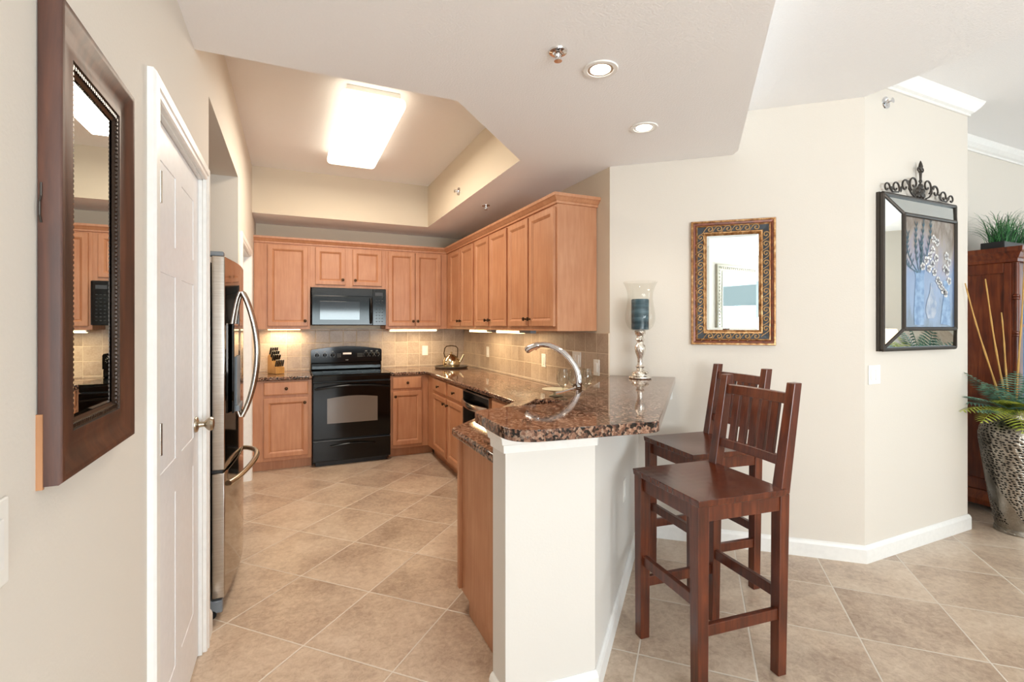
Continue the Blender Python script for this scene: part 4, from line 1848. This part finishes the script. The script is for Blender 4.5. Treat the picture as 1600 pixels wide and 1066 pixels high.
for x0_ in (.07, .61):
    m = MB()
    for a, b, c2, d in ((x0_, x0_ + .05, .75, 1.86), (x0_ + .47, x0_ + .52, .75, 1.86), (x0_ + .0505, x0_ + .4695, .75, .80), (x0_ + .0505, x0_ + .4695, 1.81, 1.86), (x0_ + .0505, x0_ + .4695, 1.40, 1.42)):
        m.box(a, b, .004, .02, c2, d)
    gd = m.build('glass_door', 'armoire_wood', ar, bevel=.002)
    m = MB()
    m.box(x0_ + .045, x0_ + .475, .012, .016, .79, 1.82)
    m.build('glass_pane', 'glass_blue', gd)
    m = MB()
    m.rings(x0_, x0_ + .52, .17, .73, [(0, .02), (0, .004), (.05, .004), (.065, .014), (.08, .014), (.11, .006)])
    m.build('panel_door', 'armoire_wood', ar)

# planter with grass on the cabinet
pl = thing('potted_grass', 'artificial grass in a black box planter on top of the dark cabinet', 'plant', (5.02, 1.84, 1.986))
m = MB()
m.box(-.20, .25, -.07, .07, 0, .055)
m.build('planter', 'planter_black', pl, bevel=.004)
m = MB()
for i in range(420):
    a = random.uniform(0, 2 * pi)
    bx_, by_ = random.uniform(-.17, .22), random.uniform(-.05, .05)
    ln = random.uniform(.14, .30)
    ht = random.uniform(.06, .24)
    w = random.uniform(.0018, .0036)
    dx_, dy_ = cos(a), sin(a) * .8
    side = Vector((-dy_, dx_, 0)).normalized() * w
    p = []
    for k_ in range(6):
        u = k_ / 5
        p.append(Vector((bx_ + dx_ * ln * u ** 1.3, by_ + dy_ * ln * u ** 1.3, .045 + ht * sin(min(pi * .62 * u, 2.2)) * 1.0)))
    vs = []
    for k_, c2 in enumerate(p):
        ww = side * (1 - k_ / 5.3)
        vs += [c2 - ww, c2 + ww]
    m.mat(random.choice((0, 0, 1)))
    m.add(vs, [(2 * k_, 2 * k_ + 1, 2 * k_ + 3, 2 * k_ + 2) for k_ in range(5)])
m.build('grass_blades', ['leaf_grass', 'leaf_dark'], pl)

# ------------------------------------------------------------------ metal vase with fern and bamboo canes
VX, VY = 4.50, 1.60
vs_ = thing('floor_vase', 'tall pierced silver metal floor vase', 'vase', (VX, VY, 0))
vprof = [(.098, 0), (.104, .006), (.104, .03), (.098, .036), (.101, .05), (.118, .14), (.137, .26), (.156, .40), (.173, .53), (.184, .62), (.186, .665), (.178, .705), (.155, .742), (.12, .765), (.094, .775), (.088, .785), (.088, .815), (.096, .835), (.104, .84)]
m = MB()
m.lathe(vprof, 64, capt=False)
m.build('body', 'pierced_metal', vs_, smooth=True)
m = MB()
m.lathe([(r_ - .012, z + .004) for r_, z in vprof[4:16]], 40, capt=False)
m.build('dark_inner_shell', 'black_matte', vs_, smooth=True)  # added black shell, stands in for the shade seen through the pierced holes


def fern(name, label, mat, fronds, base):
    m_ = MB()
    for (az, el, ln, droop) in fronds:
        a = radians(az)
        n = 17
        pts = []
        for k_ in range(n + 1):
            u = k_ / n
            r_ = ln * u * cos(radians(el) * (1 - .3 * u))
            z = ln * u * sin(radians(el)) - droop * u * u
            pts.append(Vector((r_ * cos(a), r_ * sin(a), z)))
        m_.tube(pts, [.0035 * (1 - .7 * k_ / n) for k_ in range(n + 1)], 5)
        side = Vector((-sin(a), cos(a), 0))
        for k_ in range(3, n + 1):
            u = k_ / n
            d_ = (pts[k_] - pts[k_ - 1]).normalized()
            L2 = ln * .24 * sin(pi * min(1, .12 + u * .88)) ** .7 + .008
            for sg in (-1, 1):
                tip = pts[k_] + side * sg * L2 + d_ * L2 * .45 - Vector((0, 0, L2 * .25))
                mid_ = (pts[k_] * .45 + tip * .55) + Vector((0, 0, L2 * .06))
                wv_ = d_ * (ln / n * .30)
                m_.add([pts[k_] - wv_ * .6, pts[k_] + wv_ * .6, mid_ + wv_, tip, mid_ - wv_], [(0, 1, 2, 3, 4)])
    return tag(m_.build(name, mat, loc=base), label, 'plant')


fern('fern_spray', 'blue green artificial fern fronds in the metal vase', 'leaf_teal',
     [(160, 35, .40, .10), (150, 55, .42, .05), (178, 48, .42, .08), (140, 28, .38, .10), (200, 62, .40, .04), (215, 35, .36, .12), (240, 55, .38, .06), (270, 40, .36, .10), (300, 58, .38, .05), (330, 42, .40, .10), (350, 60, .38, .05), (20, 45, .3, .1), (170, 22, .36, .10)],
     (VX, VY, .80))
fern('fern_spray', 'yellow green artificial fern fronds drooping over the vase rim', 'leaf_lime',
     [(158, 20, .40, .13), (176, 26, .40, .22), (192, 38, .36, .12), (205, 28, .38, .26), (185, 44, .36, .16), (222, 40, .32, .14), (245, 32, .34, .16), (262, 42, .32, .14), (285, 22, .32, .14), (320, 18, .34, .14), (345, 22, .34, .12)],
     (VX, VY, .82))
for i, (dx_, dy_, ht, lab) in enumerate(((-.31, .14, 1.70, 'dried cane in the vase leaning farthest left'), (-.19, .085, 1.73, 'dried cane in the vase, second from the left'),
                                         (-.09, .04, 1.50, 'shortest dried cane in the vase'), (.06, -.03, 2.02, 'tallest dried cane in the vase, leaning right'))):
    m = MB()
    n = 16
    b0 = Vector((VX + dx_ * .05, VY + dy_ * .05, .60))
    t0 = Vector((VX + dx_, VY + dy_, ht))
    pts, rs = [], []
    for k_ in range(n + 1):
        u = k_ / n
        p = b0.lerp(t0, u) + Vector((.012 * sin(pi * u * 2 + i), 0, 0))
        pts.append(p)
        rs.append((.0085 if k_ % 3 == 0 else .0062) * (1 - .45 * u))
    m.tube(pts, rs, 8)
    tag(m.build('dried_cane', 'bamboo', smooth=True), lab, 'dried cane', 'dried canes in the vase')

# ------------------------------------------------------------------ lamp on a side table behind the camera, mirrored by the picture's border
tb = thing('side_table', 'round dark side table behind the camera under the lit lamp', 'table', (4.2, -3.6, 0))
m = MB()
m.lathe([(.26, .70), (.28, .71), (.28, .73), (.26, .74)], 32)
m.build('table_top', 'armoire_wood', tb, smooth=True)
m = MB()
m.lathe([(.17, 0), (.17, .02), (.04, .05), (.03, .2), (.045, .4), (.03, .6), (.06, .70)], 24)
m.build('pedestal', 'armoire_wood', tb, smooth=True)
lp = thing('table_lamp', 'lit table lamp with a cream shade, seen only in the picture mirror border', 'lamp', (4.2, -3.6, .741))
m = MB()
m.lathe([(.08, 0), (.08, .015), (.03, .03), (.05, .12), (.06, .2), (.03, .3), (.012, .34), (.012, .40)], 24)
m.build('lamp_base', 'antique_gold', lp, smooth=True)
m = MB()
m.lathe([(.20, .36), (.17, .44), (.12, .62)], 32, capb=False, capt=False)
m.build('lamp_shade', 'shade_glow', lp, smooth=True)
l_ = bpy.data.lights.new('table_lamp_bulb', 'POINT')
l_.energy = 8
l_.color = (1, .75, .45)
l_.shadow_soft_size = .05
lo_ = bpy.data.objects.new('table_lamp_bulb', l_)
COL.objects.link(lo_)
lo_.location = (4.2, -3.6, 1.24)
